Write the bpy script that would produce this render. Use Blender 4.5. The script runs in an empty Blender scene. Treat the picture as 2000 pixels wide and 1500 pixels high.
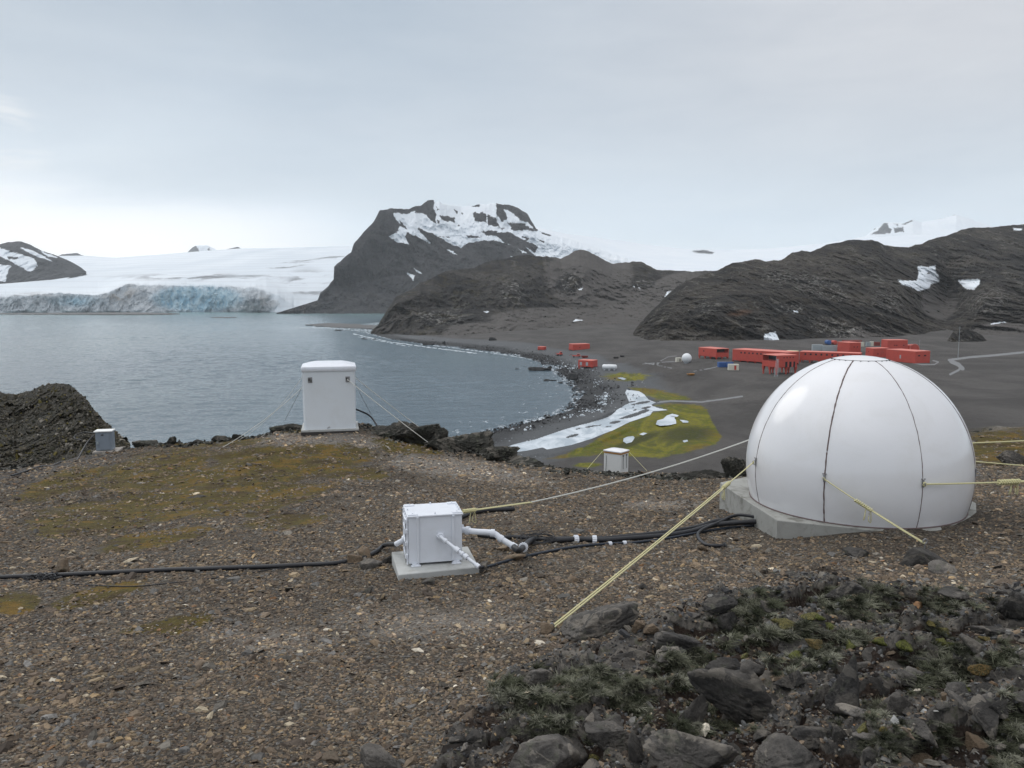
import bpy, math, random
import numpy as np
from mathutils import Vector, Matrix
random.seed(7); rng = np.random.default_rng(7)
S = bpy.context.scene; COL = S.collection
R = math.radians
# ---------------------------------------------------------------- camera
F = 1556.0; PITCH = math.atan(172/F); CP, SP = math.cos(PITCH), math.sin(PITCH)
cd = bpy.data.cameras.new('camera'); cam = bpy.data.objects.new('camera', cd); COL.objects.link(cam)
cd.sensor_width = 36; cd.lens = 36*F/2000; cd.clip_start = 0.05; cd.clip_end = 60000
cam.location = (0, 0, 0); cam.rotation_euler = (math.pi/2-PITCH, 0, 0); S.camera = cam
# ---------------------------------------------------------------- exposure
S.view_settings.view_transform = 'Standard'; S.view_settings.look = 'None'
S.view_settings.exposure = 0.0; S.view_settings.gamma = 1.0
S.cycles.volume_bounces = 1; S.cycles.max_bounces = 6; S.cycles.diffuse_bounces = 3
# ---------------------------------------------------------------- node helper
def nd(nt, typ, ins=None, **props):
    n = nt.nodes.new(typ)
    for k, v in props.items(): setattr(n, k, v)
    for k, v in (ins or {}).items():
        s = n.inputs[k]
        if isinstance(v, bpy.types.NodeSocket): nt.links.new(v, s)
        elif isinstance(v, bpy.types.Node): nt.links.new(v.outputs[0], s)
        else:
            if hasattr(s.default_value, '__len__') and hasattr(v, '__len__') and len(s.default_value) == 4 and len(v) == 3: v = (*v, 1)
            s.default_value = v
    return n
def mth(nt, op, a, b=0.0, c=0.0, clamp=False): return nd(nt, 'ShaderNodeMath', {0: a, 1: b, 2: c}, operation=op, use_clamp=clamp).outputs[0]
def mapr(nt, v, a, b, c=0.0, d=1.0, smooth=True):
    return nd(nt, 'ShaderNodeMapRange', {0: v, 1: a, 2: b, 3: c, 4: d}, interpolation_type='SMOOTHSTEP' if smooth else 'LINEAR', clamp=True).outputs[0]
def mix(nt, f, a, b, mode='MIX'):
    n = nt.nodes.new('ShaderNodeMix'); n.data_type = 'RGBA'; n.blend_type = mode
    for i, v in ((0, f), (6, a), (7, b)):
        s = n.inputs[i]
        if isinstance(v, bpy.types.NodeSocket): nt.links.new(v, s)
        elif isinstance(v, (int, float)): s.default_value = v if i == 0 else (v, v, v, 1)
        else: s.default_value = (*v[:3], 1)
    return n.outputs[2]
def ramp(nt, v, stops, interp='LINEAR'):
    n = nd(nt, 'ShaderNodeValToRGB', {0: v}); cr = n.color_ramp; cr.interpolation = interp
    while len(cr.elements) < len(stops): cr.elements.new(0.5)
    for e, (p, c) in zip(cr.elements, stops):
        e.position = p; e.color = (*c, 1) if hasattr(c, '__len__') else (c, c, c, 1)
    return n.outputs[0]
def noise(nt, vec, scale, detail=4, rough=0.55, dist=0.0, out=0):
    return nd(nt, 'ShaderNodeTexNoise', {'Vector': vec, 'Scale': scale, 'Detail': detail, 'Roughness': rough, 'Distortion': dist}).outputs[out]
def scaled(nt, vec, s, rot=(0, 0, 0)):
    return nd(nt, 'ShaderNodeMapping', {'Vector': vec, 'Scale': s, 'Rotation': rot}).outputs[0]
# ---------------------------------------------------------------- sky
SUN_EL, SUN_AZ = R(34), R(-42)          # azimuth measured from +y towards +x; the sun is behind thin cloud, ahead and left
w = bpy.data.worlds.new('World'); S.world = w; w.use_nodes = True; nt = w.node_tree; nt.nodes.clear()
sky = nd(nt, 'ShaderNodeTexSky', sky_type='NISHITA', sun_disc=False, sun_elevation=SUN_EL, sun_rotation=SUN_AZ, air_density=1.0, dust_density=2.0)
tc = nd(nt, 'ShaderNodeTexCoord'); gen = tc.outputs['Generated']
sx = nd(nt, 'ShaderNodeSeparateXYZ', {0: gen})
ht = noise(nt, scaled(nt, gen, (1.1, 1.1, 4.5)), 1.7, 5, 0.5, 0.4)
ht2 = noise(nt, scaled(nt, gen, (2.0, 2.0, 9.0)), 3.0, 6, 0.55, 0.3)
elev = mth(nt, 'ADD', sx.outputs[2], mth(nt, 'MULTIPLY', mth(nt, 'SUBTRACT', ht, 0.5), 0.14))
elev = mth(nt, 'ADD', elev, mth(nt, 'MULTIPLY', mth(nt, 'SUBTRACT', ht2, 0.5), 0.05))
elev = mth(nt, 'ADD', elev, mth(nt, 'MULTIPLY', sx.outputs[0], 0.02))
base = ramp(nt, mth(nt, 'MULTIPLY', elev, 1.0), [
    (0.0, (.80, .92, 1.04)), (0.05, (.84, .95, 1.05)), (0.09, (.78, .90, 1.02)), (0.15, (.66, .76, .86)), (0.21, (.55, .64, .74)),
    (0.27, (.46, .55, .65)), (0.36, (.38, .47, .575)), (0.48, (.66, .70, .76)), (0.70, (1.65, 1.65, 1.65)), (1.0, (2.2, 2.2, 2.2))])
side = mapr(nt, sx.outputs[0], -0.25, 0.55)
base = mix(nt, mth(nt, 'MULTIPLY', side, mapr(nt, sx.outputs[2], 0.05, 0.3)), base, (.69, .705, .745))
lft = nd(nt, 'ShaderNodeVectorMath', {0: gen, 1: Vector((-.50, .86, .028)).normalized()}, operation='DOT_PRODUCT').outputs['Value']
band = mth(nt, 'MULTIPLY', mapr(nt, lft, 0.93, 0.999), mapr(nt, elev, 0.15, 0.05))
base = mix(nt, band, base, (1.3, 1.3, 1.3))
lf2 = nd(nt, 'ShaderNodeVectorMath', {0: gen, 1: Vector((-.545, .84, .155)).normalized()}, operation='DOT_PRODUCT').outputs['Value']
gl = mth(nt, 'MULTIPLY', mth(nt, 'MULTIPLY', mapr(nt, lf2, 0.9975, 1.0), mapr(nt, ht2, .42, .6)), 0.8)
base = mix(nt, gl, base, (1.0, 1.0, 1.0))
base = mix(nt, 0.15, base, ramp(nt, ht2, [(0.3, (.45, .52, .60)), (0.7, (.95, .98, 1.0))]))
up = nd(nt, 'ShaderNodeVectorMath', {0: base, 'Scale': 10.0}, operation='SCALE').outputs[0]
mx = mix(nt, 0.95, sky.outputs[0], up)
bg = nd(nt, 'ShaderNodeBackground', {'Color': mx, 'Strength': 0.1})
nt.links.new(bg.outputs[0], nd(nt, 'ShaderNodeOutputWorld').inputs[0])
# ---------------------------------------------------------------- sun
sl = bpy.data.lights.new('sun', 'SUN'); so = bpy.data.objects.new('sun', sl); COL.objects.link(so)
sl.energy = 0.6; sl.angle = R(30); sl.color = (1, .97, .93)
sd_ = Vector((math.sin(SUN_AZ)*math.cos(SUN_EL), math.cos(SUN_AZ)*math.cos(SUN_EL), math.sin(SUN_EL)))
so.rotation_euler = sd_.to_track_quat('Z', 'Y').to_euler()
# ---------------------------------------------------------------- numeric helpers
_p = rng.permutation(256); _p = np.r_[_p, _p, _p]
_g = rng.normal(size=(256, 3)); _g /= np.linalg.norm(_g, axis=1)[:, None]
def perlin(x, y, z):
    x, y, z = np.broadcast_arrays(np.asarray(x, float), np.asarray(y, float), np.asarray(z, float))
    xi, yi, zi = np.floor(x).astype(int), np.floor(y).astype(int), np.floor(z).astype(int)
    fx, fy, fz = x-xi, y-yi, z-zi; xi &= 255; yi &= 255; zi &= 255
    u, v, w_ = [t*t*t*(t*(t*6-15)+10) for t in (fx, fy, fz)]
    def gr(i, j, k):
        h = _p[_p[_p[xi+i]+yi+j]+zi+k]; g = _g[h]
        return g[..., 0]*(fx-i)+g[..., 1]*(fy-j)+g[..., 2]*(fz-k)
    l = lambda a, b, t: a+(b-a)*t
    return l(l(l(gr(0,0,0), gr(1,0,0), u), l(gr(0,1,0), gr(1,1,0), u), v), l(l(gr(0,0,1), gr(1,0,1), u), l(gr(0,1,1), gr(1,1,1), u), v), w_)*1.6
def fbm(x, y, z, o=5, ridged=False, gain=.5):
    s = 0; a = 1; t = 0
    for i in range(o):
        n = perlin(x*2**i+17*i, y*2**i+5*i, z*2**i-9*i)
        s = s+a*((1-2*np.abs(n)) if ridged else n); t += a; a *= gain
    return s/t
def smooth(x, a, b):
    t = np.clip((x-a)/(b-a), 0, 1); return t*t*(3-2*t)
def ray(u, v):
    yv = (750-np.asarray(v, float))/F; xv = (np.asarray(u, float)-1000)/F+0*yv
    y = CP+yv*SP; z = -SP+yv*CP
    return xv/y, z/y                     # per unit of forward depth
def at_d(u, v, d): a, b = ray(u, v); return np.array([a*d, d+0*a, b*d]).T
def at_z(u, v, z): a, b = ray(u, v); return at_d(u, v, z/b)
def proj(x, y, z):
    yc = y*CP-z*SP; zc = y*SP+z*CP; return 1000+F*x/yc, 750-F*zc/yc
def tps(ctrl, sc):
    c = np.array(ctrl, float); X = c[:, :2]/sc; n = len(c)
    def U(r2): return r2*np.log(r2+1e-12)
    K = U(((X[:, None]-X[None])**2).sum(-1))+np.eye(n)*1e-5; P = np.c_[np.ones(n), X]
    A = np.block([[K, P], [P.T, np.zeros((3, 3))]]); wts = np.linalg.solve(A, np.r_[c[:, 2], 0, 0, 0])
    def f(x, y):
        x = np.asarray(x, float)/sc; y = np.asarray(y, float)/sc; s = wts[n]+wts[n+1]*x+wts[n+2]*y
        for i in range(n): s = s+wts[i]*U((x-X[i, 0])**2+(y-X[i, 1])**2)
        return s
    return f
def poly_sd(u, v, pts):                  # signed distance to a polygon, positive inside
    u = np.asarray(u, float); v = np.asarray(v, float); p = np.array(pts, float); q = np.roll(p, -1, 0)
    d = np.full(u.shape, 1e18); ins = np.zeros(u.shape, bool)
    for (ax, ay), (bx, by) in zip(p, q):
        ex, ey = bx-ax, by-ay; t = np.clip(((u-ax)*ex+(v-ay)*ey)/(ex*ex+ey*ey+1e-9), 0, 1)
        d = np.minimum(d, (u-ax-t*ex)**2+(v-ay-t*ey)**2)
        c = (ay > v) != (by > v); xx = ax+(v-ay)*ex/(ey if abs(ey) > 1e-9 else 1e-9)
        ins ^= c & (u < xx)
    return np.where(ins, 1, -1)*np.sqrt(d)
def ell(u, v, cu, cv, ru, rv, rot=0):
    c, s = math.cos(R(rot)), math.sin(R(rot)); du, dv = u-cu, v-cv
    return 1-np.sqrt(((du*c+dv*s)/ru)**2+((-du*s+dv*c)/rv)**2)
# ---------------------------------------------------------------- mesh helpers
def tag(o, label=None, cat=None, group=None, kind=None):
    if label: o['label'] = label
    if cat: o['category'] = cat
    if group: o['group'] = group
    if kind: o['kind'] = kind
    return o
def link(name, me, mat=None, parent=None):
    o = bpy.data.objects.new(name, me); COL.objects.link(o)
    if mat is not None and me is not None and not me.materials: me.materials.append(mat)
    if parent is not None: o.parent = parent
    return o
def mesh_np(name, verts, faces, mat=None, parent=None, attrs=None, smooth_=True, cols=None, sizes=None):
    me = bpy.data.meshes.new(name); verts = np.asarray(verts, np.float32)
    me.vertices.add(len(verts)); me.vertices.foreach_set('co', verts.ravel())
    if sizes is None: faces = np.asarray(faces, np.int32); sizes = np.full(len(faces), faces.shape[1], np.int32); flat = faces.ravel()
    else: flat = np.asarray(faces, np.int32)
    me.loops.add(len(flat)); me.loops.foreach_set('vertex_index', flat)
    me.polygons.add(len(sizes)); st = np.r_[0, np.cumsum(sizes)[:-1]].astype(np.int32)
    me.polygons.foreach_set('loop_start', st); me.polygons.foreach_set('loop_total', np.asarray(sizes, np.int32))
    me.polygons.foreach_set('use_smooth', np.full(len(sizes), smooth_, bool))
    for k, a in (attrs or {}).items():
        at = me.attributes.new(k, 'FLOAT', 'POINT'); at.data.foreach_set('value', np.asarray(a, np.float32).ravel())
    if cols is not None:
        at = me.attributes.new('tint', 'FLOAT_COLOR', 'POINT'); at.data.foreach_set('color', np.asarray(cols, np.float32).ravel())
    me.update(calc_edges=True)
    return link(name, me, mat, parent)
def grid_faces(nr, nc, flip=False):
    i = np.arange(nr*nc).reshape(nr, nc)
    f = np.stack([i[:-1, :-1], i[:-1, 1:], i[1:, 1:], i[1:, :-1]], -1).reshape(-1, 4)
    return f[:, ::-1] if flip else f
class MB:                                # collects polygons for one mesh
    def __init__(s): s.v = []; s.f = []; s.M = Matrix.Identity(4)
    def add(s, vs, fs):
        n = len(s.v); s.v += [tuple(s.M @ Vector(p)) for p in vs]; s.f += [tuple(i+n for i in f) for f in fs]
    def box(s, c, d, b=0.0):
        x, y, z = [k/2 for k in d]
        s.loft([(c[2]-z, x-b, y-b, .3*b+.0005), (c[2]-z+b, x, y, b+.0005), (c[2]+z-b, x, y, b+.0005), (c[2]+z, x-b, y-b, .3*b+.0005)] if b > 0 else
               [(c[2]-z, x, y, 0), (c[2]+z, x, y, 0)], c[0], c[1])
    def loft(s, secs, cx=0, cy=0, n=4):
        rows = []
        for (z, hx, hy, r) in secs:
            if r <= 0: rows.append([(cx+hx, cy+hy, z), (cx-hx, cy+hy, z), (cx-hx, cy-hy, z), (cx+hx, cy-hy, z)]); continue
            row = []
            for k, (sx_, sy_) in enumerate(((1, 1), (-1, 1), (-1, -1), (1, -1))):
                for i in range(n):
                    a = math.pi/2*(k+i/(n-1)); row.append((cx+sx_*(hx-r)+r*math.cos(a), cy+sy_*(hy-r)+r*math.sin(a), z))
            rows.append(row)
        m = len(rows[0]); vs = [p for r_ in rows for p in r_]; fs = []
        for j in range(len(rows)-1):
            for i in range(m): fs.append((j*m+i, j*m+(i+1) % m, (j+1)*m+(i+1) % m, (j+1)*m+i))
        fs.append(tuple(range(m))[::-1]); fs.append(tuple((len(rows)-1)*m+i for i in range(m)))
        s.add(vs, fs)
    def tube(s, pts, r, n=8, sub=0, caps=True):
        P = [Vector(p) for p in pts]
        if sub:
            Q = []
            for i in range(len(P)-1):
                a, b, c, d = P[max(i-1, 0)], P[i], P[i+1], P[min(i+2, len(P)-1)]
                for k in range(sub):
                    t = k/sub; Q.append(.5*((2*b)+(c-a)*t+(2*a-5*b+4*c-d)*t*t+(3*b-a-3*c+d)*t**3))
            P = Q+[P[-1]]
        rr = r if hasattr(r, '__len__') else [r]*len(P)
        if len(rr) != len(P): rr = list(np.interp(np.linspace(0, 1, len(P)), np.linspace(0, 1, len(rr)), rr))
        vs = []; up = Vector((0.013, 0.02, 1)).normalized()
        for i, p in enumerate(P):
            t = (P[min(i+1, len(P)-1)]-P[max(i-1, 0)]).normalized()
            if abs(t.dot(up)) > .97: up_ = Vector((1, 0, 0))
            else: up_ = up
            a = t.cross(up_).normalized(); b = t.cross(a)
            for k in range(n):
                th = 2*math.pi*k/n; vs.append(p+(a*math.cos(th)+b*math.sin(th))*rr[i])
        fs = [(i*n+k, i*n+(k+1) % n, (i+1)*n+(k+1) % n, (i+1)*n+k) for i in range(len(P)-1) for k in range(n)]
        if caps: fs += [tuple(range(n))[::-1], tuple((len(P)-1)*n+k for k in range(n))]
        s.add(vs, fs)
    def prism(s, pts, z0, z1, bev=0.0):
        n = len(pts); vs = [(x, y, z0) for x, y in pts]+[(x, y, z1-bev) for x, y in pts]
        cx = sum(p[0] for p in pts)/n; cy = sum(p[1] for p in pts)/n
        fs = [(i, (i+1) % n, n+(i+1) % n, n+i) for i in range(n)]+[tuple(range(n))[::-1]]
        if bev > 0:
            for x, y in pts:
                L = math.hypot(x-cx, y-cy); vs.append((x-(x-cx)/L*bev, y-(y-cy)/L*bev, z1))
            fs += [(n+i, n+(i+1) % n, 2*n+(i+1) % n, 2*n+i) for i in range(n)]+[tuple(2*n+i for i in range(n))]
        else: fs.append(tuple(n+i for i in range(n)))
        s.add(vs, fs)
    def build(s, name, mat, parent=None, sm=False):
        me = bpy.data.meshes.new(name); me.from_pydata([tuple(v) for v in s.v], [], s.f); me.update()
        import bmesh
        bm = bmesh.new(); bm.from_mesh(me); bmesh.ops.recalc_face_normals(bm, faces=bm.faces)
        for f in bm.faces: f.smooth = sm
        if sm:
            for e in bm.edges:
                if len(e.link_faces) == 2 and e.calc_face_angle(0) > R(38): e.smooth = False
        bm.to_mesh(me); bm.free(); return link(name, me, mat, parent)
def empty(name, loc, rz=0, **kw):
    o = bpy.data.objects.new(name, None); COL.objects.link(o); o.location = loc; o.rotation_euler = (0, 0, rz); o.empty_display_size = .1
    tag(o, **kw); return o
# ---------------------------------------------------------------- materials
MAT = {}
def new_mat(name):
    m = bpy.data.materials.new(name); m.use_nodes = True; nt = m.node_tree
    b = nt.nodes['Principled BSDF']; MAT[name] = m; return m, nt, b
def simple(name, col, rough=.6, var=.12, scale=3.0, bump=0.0, metal=0.0, dirt=None, dscale=2.0, damt=.5, spec=.5):
    m, nt, b = new_mat(name); pos = nd(nt, 'ShaderNodeTexCoord').outputs['Object']
    n = noise(nt, pos, scale, 5, .6); c = mix(nt, n, tuple(k*(1-var) for k in col), tuple(min(1, k*(1+var)) for k in col))
    if dirt:
        n2 = noise(nt, pos, dscale, 7, .65, .5); c = mix(nt, mth(nt, 'MULTIPLY', mapr(nt, n2, .45, .75), damt), c, dirt)
    nt.links.new(c, b.inputs['Base Color']); b.inputs['Roughness'].default_value = rough; b.inputs['Metallic'].default_value = metal
    b.inputs['Specular IOR Level'].default_value = spec
    if bump: nt.links.new(nd(nt, 'ShaderNodeBump', {'Height': noise(nt, pos, scale*6, 6, .7), 'Strength': .6, 'Distance': bump}).outputs[0], b.inputs['Normal'])
    return m
def attr(nt, n): return nd(nt, 'ShaderNodeAttribute', attribute_name=n).outputs['Fac']
simple('white_gelcoat', (.80, .80, .82), .16, .03, 1.5, dirt=(.62, .60, .56), dscale=2.2, damt=.25)
simple('seam_sealant', (.14, .10, .095), .7, .4, 30, .002)
simple('white_paint', (.74, .77, .83), .38, .05, 6, .0006, dirt=(.45, .44, .42), dscale=5, damt=.22)
simple("shelter_white", (.66, .70, .74), .42, .03, 2, dirt=(.5, .5, .48), dscale=2, damt=.25)
simple('hut_white', (.80, .81, .80), .5, .03, 2, dirt=(.5, .48, .44), dscale=3, damt=.25)
simple('concrete', (.33, .33, .31), .85, .25, 5, .006, dirt=(.13, .125, .105), dscale=4.5, damt=1.0)
simple('pad_concrete', (.47, .48, .47), .85, .12, 8, .002, dirt=(.25, .24, .21), dscale=5, damt=.6)
simple('black_rubber', (.016, .017, .021), .5, .3, 12, .001)
simple('blue_black_rubber', (.014, .022, .036), .5, .3, 12, .001)
simple('dark_wood', (.05, .045, .042), .8, .4, 10, .003)
simple('rope_yellow', (.62, .58, .33), .75, .25, 90, .002)
simple('rope_pale', (.60, .60, .56), .75, .2, 90, .002)
simple('steel', (.30, .30, .31), .45, .3, 30, 0, .6)
simple('dark_steel', (.06, .06, .06), .6, .3, 30)
simple('orange_tape', (.42, .20, .045), .5, .3, 8)
simple('grey_paint', (.24, .28, .33), .45, .08, 5, dirt=(.15, .15, .14), damt=.4)
simple('plank', (.33, .30, .27), .8, .2, 9, .002)
simple('red_panel', (.50, .064, .044), .55, .12, .25, dirt=(.30, .05, .04), dscale=.3, damt=.5)
simple('red_roof', (.62, .17, .13), .6, .08, .4)
simple('dark_red', (.22, .03, .022), .6, .2, .5)
simple('window_dark', (.03, .03, .035), .15, .2, 1)
simple('cream_panel', (.60, .56, .33), .6, .1, 1)
simple('cream_box', (.66, .64, .55), .6, .08, 1)
simple('grey_metal', (.36, .40, .42), .5, .15, .6)
simple('blue_metal', (.03, .10, .30), .5, .2, .8)
simple('white_far', (.78, .80, .82), .45, .05, .5)
simple('cobble_dark', (.085, .083, .082), .8, .5, .3)
simple('ice_white', (.75, .80, .84), .4, .15, 1.5)
def rock_colour(nt, pos, sc, dark=(.045, .043, .042), mid=(.10, .094, .088), pale=(.22, .21, .19), moss=(.065, .060, .030), mossamt=.35, paleamt=.5):
    n1 = noise(nt, pos, .9/sc, 7, .62, .3); n2 = noise(nt, pos, 4.0/sc, 7, .68, .6); n3 = noise(nt, scaled(nt, pos, (1, 1, .45), (0.3, .5, .2)), 9.0/sc, 6, .72, .8)
    c = mix(nt, mapr(nt, n1, .35, .68), dark, mid)
    c = mix(nt, mth(nt, 'MULTIPLY', mapr(nt, n2, .48, .66), mossamt), c, moss)
    c = mix(nt, mth(nt, 'MULTIPLY', mth(nt, 'MULTIPLY', mapr(nt, n3, .56, .70), mapr(nt, n1, .45, .62)), paleamt), c, pale)
    c = mix(nt, mapr(nt, n3, .50, .34, 0, .75), c, tuple(k*.35 for k in dark))
    n4 = noise(nt, scaled(nt, pos, (1.2, .6, .5), (.2, .7, .5)), 2.2/sc, 8, .74, 1.4); c = mix(nt, mapr(nt, n4, .52, .60, 0, .6), c, tuple(k*.5 for k in dark))
    c = mix(nt, mth(nt, 'MULTIPLY', mth(nt, 'MULTIPLY', mapr(nt, n4, .47, .42), mapr(nt, n2, .5, .58)), paleamt), c, tuple(k*.8 for k in pale))
    return c, n2, n3
def hill_mat(name, sc, haze=None, **kw):
    m, nt, b = new_mat(name); pos = nd(nt, 'ShaderNodeNewGeometry').outputs['Position']
    c, n2, n3 = rock_colour(nt, pos, sc, **kw)
    sm = mapr(nt, mth(nt, 'ADD', attr(nt, 'scree'), mth(nt, 'MULTIPLY', mth(nt, 'SUBTRACT', n2, .5), .8)), .35, .65)
    scree = mix(nt, noise(nt, pos, 2.0/sc, 6, .6), kw.get('s1', (.058, .052, .048)), kw.get('s2', (.092, .085, .078))) if False else mix(nt, noise(nt, pos, 2.0/sc, 6, .6), (.060, .055, .052), (.100, .092, .086))
    c = mix(nt, sm, c, scree)
    c = mix(nt, attr(nt, 'warm'), c, (.13, .065, .035))
    spk = noise(nt, scaled(nt, pos, (1, .7, .45), (.4, .5, .3)), 16/sc, 4, .6, .6)
    c = mix(nt, mth(nt, 'MULTIPLY', mapr(nt, spk, .53, .62), mapr(nt, mth(nt, 'ADD', attr(nt, 'palerock'), mth(nt, 'MULTIPLY', mth(nt, 'SUBTRACT', n2, .5), .9)), .1, .5, 0, .85)), c, (.30, .29, .27))
    nz = noise(nt, scaled(nt, pos, (1, 1, .8)), 9.0/sc, 6, .65, .4)
    sn = mapr(nt, mth(nt, 'ADD', attr(nt, 'snow'), mth(nt, 'ADD', mth(nt, 'MULTIPLY', mth(nt, 'SUBTRACT', nz, .5), 11.0), mth(nt, 'MULTIPLY', mth(nt, 'SUBTRACT', n3, .5), 6.0))), -.5, .5)
    snowc = mix(nt, noise(nt, pos, 1.0/sc, 5), (.66, .72, .79), (.82, .85, .88))
    c = mix(nt, sn, c, snowc)
    nt.links.new(c, b.inputs['Base Color']); b.inputs['Roughness'].default_value = .92; b.inputs['Specular IOR Level'].default_value = .15
    h = mth(nt, 'ADD', n3, n2)
    bu = nd(nt, 'ShaderNodeBump', {'Height': h, 'Strength': mapr(nt, mth(nt, 'MAXIMUM', sn, sm), 0, 1, .95, .12), 'Distance': sc*.11})
    nt.links.new(bu.outputs[0], b.inputs['Normal']); return m
# ---------------------------------------------------------------- shoreline and plain
shore_px = [(560,640),(640,642),(700,646),(735,655),(770,663),(830,671),(900,678),(960,686),(1020,695),(1060,706),(1085,722),(1108,738),(1128,756),(1137,773),
            (1128,790),(1100,806),(1055,820),(1000,834),(945,848),(900,866),(850,884),(780,905)]
shore = np.array([at_z(u, v, -45.0)[:2] for u, v in shore_px])
land = np.vstack([shore, [[-25, 60], [400, 20], [1500, 300], [1500, 1500], [-200, 1500], [-260, 1160]]])
pc = [(*at_z(u, v, -45.0)[:2], -45.0) for u, v in shore_px[3:]]
for u, v, z in [(1150,718,-43.2),(1190,745,-42.6),(1190,775,-42.5),(1150,805,-42.6),(1080,830,-42.8),(1000,858,-43.1),(1260,770,-43.3),(1230,800,-43.4),(1140,840,-43.4),(1040,870,-43.4),
                (1340,800,-43.1),(1340,850,-43.0),(1230,870,-43.1),(1130,892,-43.0),(1250,905,-42.0),(1400,900,-40.5),(1300,935,-39.5),(1420,820,-41.5),(1500,780,-40),(1450,745,-39.2),(1300,745,-41.5),
                (1220,735,-42.6),(1340,706,-39),(1500,735,-38),(1420,715,-38.3),(1560,720,-37.8),(1700,712,-37.6),(1820,709,-37.4),(1150,716,-41.5),(1130,684,-41),(1060,683,-42.8),(1240,680,-38.5),
                (1400,684,-37.5),(1600,682,-37),(1750,676,-36.5),(1900,690,-36.5),(2000,680,-36),(2150,690,-35),(2000,730,-35.5),(2000,780,-33),(1900,760,-36),(1800,850,-37),(2150,800,-31),(1000,676,-41.5),(900,670,-43)]:
    pc.append((*at_z(u, v, z)[:2], z))
for u, v, z in [(700,700,-50),(900,720,-50),(1000,760,-50),(800,800,-50),(1080,770,-47.5),(980,810,-48),(600,690,-50)]: pc.append((*at_z(u, v, -45)[:2], z))
pl_f = tps(pc, 200.0)
def plain_z(x, y):
    z = pl_f(x, y); z = z+.35*fbm(x/22, y/22, 0*x+3.1, 4)*smooth(z, -44.3, -41)
    u, v = proj(x, y, z)
    # low mounds and a rocky ridge between the beach and the huts
    for cu, cv, cz, rw, h in [(1290,725,-41,9,4.2),(1262,742,-41.5,12,2.0),(1320,735,-40,14,2.2),(1370,712,-38.8,16,2.4),(1345,728,-40,10,1.8),(1225,712,-40.5,10,1.4),(1185,692,-40,14,1.4),(1560,760,-39,30,1.6),(1450,790,-40.4,25,1.5)]:
        p = at_z(cu, cv, cz); z = z+h*np.exp(-((x-p[0])**2+((y-p[1])/1.3)**2)/rw**2)*(1+.5*fbm(x/4, y/4, 0*x, 3))
    return z
lagoon_px = [(1221,767),(1224,761),(1248,764),(1269,777),(1287,784),(1272,790),(1287,796),(1317,800),(1275,803),(1270,811),(1230,824),(1194,842),(1155,857),(1116,869),(1068,878),(1060,874),
             (1029,881),(1008,884),(979,878),(1000,869),(1035,860),(1086,844),(1140,826),(1176,814),(1202,802),(1218,793),(1229,785)]
green_px = [(1060,898),(1077,893),(1140,875),(1164,861),(1200,838),(1242,817),(1272,806),(1308,800),(1275,791),(1300,788),(1368,790),(1383,802),(1392,826),(1410,853),(1400,868),(1350,882),(1290,896),(1245,893),(1170,888),(1125,893)]
green2_px = [(1228,757),(1260,757),(1299,764),(1340,774),(1354,781),(1320,782),(1284,781),(1254,769)]
ponds_px = [[(1282,828),(1285,821),(1296,818),(1302,812),(1311,809),(1321,810),(1318,815),(1320,827),(1306,830),(1290,831)], [(1217,862),(1219,856),(1226,853),(1236,852),(1239,855),(1234,863),(1224,866)],
            [(1309,812),(1313,808),(1326,811),(1322,814)], [(1328,820),(1345,822),(1344,825),(1334,825)], [(1249,848),(1256,845),(1264,846),(1256,850)], [(1333,861),(1342,859),(1344,862),(1336,864)],
            [(1206,738),(1214,737),(1225,739),(1218,742)]]
az = np.radians(np.r_[np.linspace(-22, -9, 50)[:-1], np.linspace(-9, 36, 760), np.linspace(36, 55, 60)[1:]])
rr = np.exp(np.linspace(math.log(48), math.log(1150), 560))
A, RR = np.meshgrid(az, rr); X = RR*np.sin(A); Y = RR*np.cos(A); Z = plain_z(X, Y)
sd = poly_sd(X, Y, land); U, V = proj(X, Y, Z)
Z = np.where(sd < 0, np.minimum(Z, -45+.09*np.maximum(sd, -40)), Z)
lag = poly_sd(U, V, lagoon_px)
isl = np.full(U.shape, -9.0)
for e in [(1153,833,9,2),(1232,809,18,2.4),(1256,803,10,2),(1201,822,9,2.6),(1170,830,5,1.2),(1130,838,5,1.4),(1255,784,12,2.6),(1237,789,4,1.5),(1240,801,3,1),(1262,796,8,2),(1188,833,6,1.2),(1118,852,10,2.2),(1234,782,7,1.6)]: isl = np.maximum(isl, ell(U, V, e[0], e[1], e[2]*1.35, e[3]*1.35, -12))
Z = np.where(lag > 0, np.minimum(Z, -43.2-np.minimum(lag*.05, .3)), np.where(lag > -14, np.maximum(Z, -43.19+.02*np.minimum(-lag, 14)), Z))
Z = np.where((isl > 0) & (lag > 0), -43.12+.12*isl, Z)
pd = np.full(U.shape, -99.0)
for pp in ponds_px: pd = np.maximum(pd, poly_sd(U, V, pp))
Z = np.where(pd > 0, Z-.25, Z)
gr = np.maximum(poly_sd(U, V, green_px), poly_sd(U, V, green2_px))
gr = np.maximum(gr, 9*ell(U, V, 1222, 736, 42, 8)); gr = np.maximum(gr, 8*ell(U, V, 1150, 908, 28, 5))
gr = np.where(pd > -1.5, gr-2, gr)
dk = np.maximum(ell(U, V, 1340, 848, 75, 22, -4), ell(U, V, 1240, 862, 70, 10, -20))
path = np.full(U.shape, -99.0)
def line_sd(u, v, pts, wd):
    d = np.full(u.shape, 1e9)
    for (ax, ay), (bx, by) in zip(pts[:-1], pts[1:]):
        ex, ey = bx-ax, by-ay; t = np.clip(((u-ax)*ex+(v-ay)*ey)/(ex*ex+ey*ey), 0, 1); d = np.minimum(d, np.hypot(u-ax-t*ex, v-ay-t*ey))
    return wd-d
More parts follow.
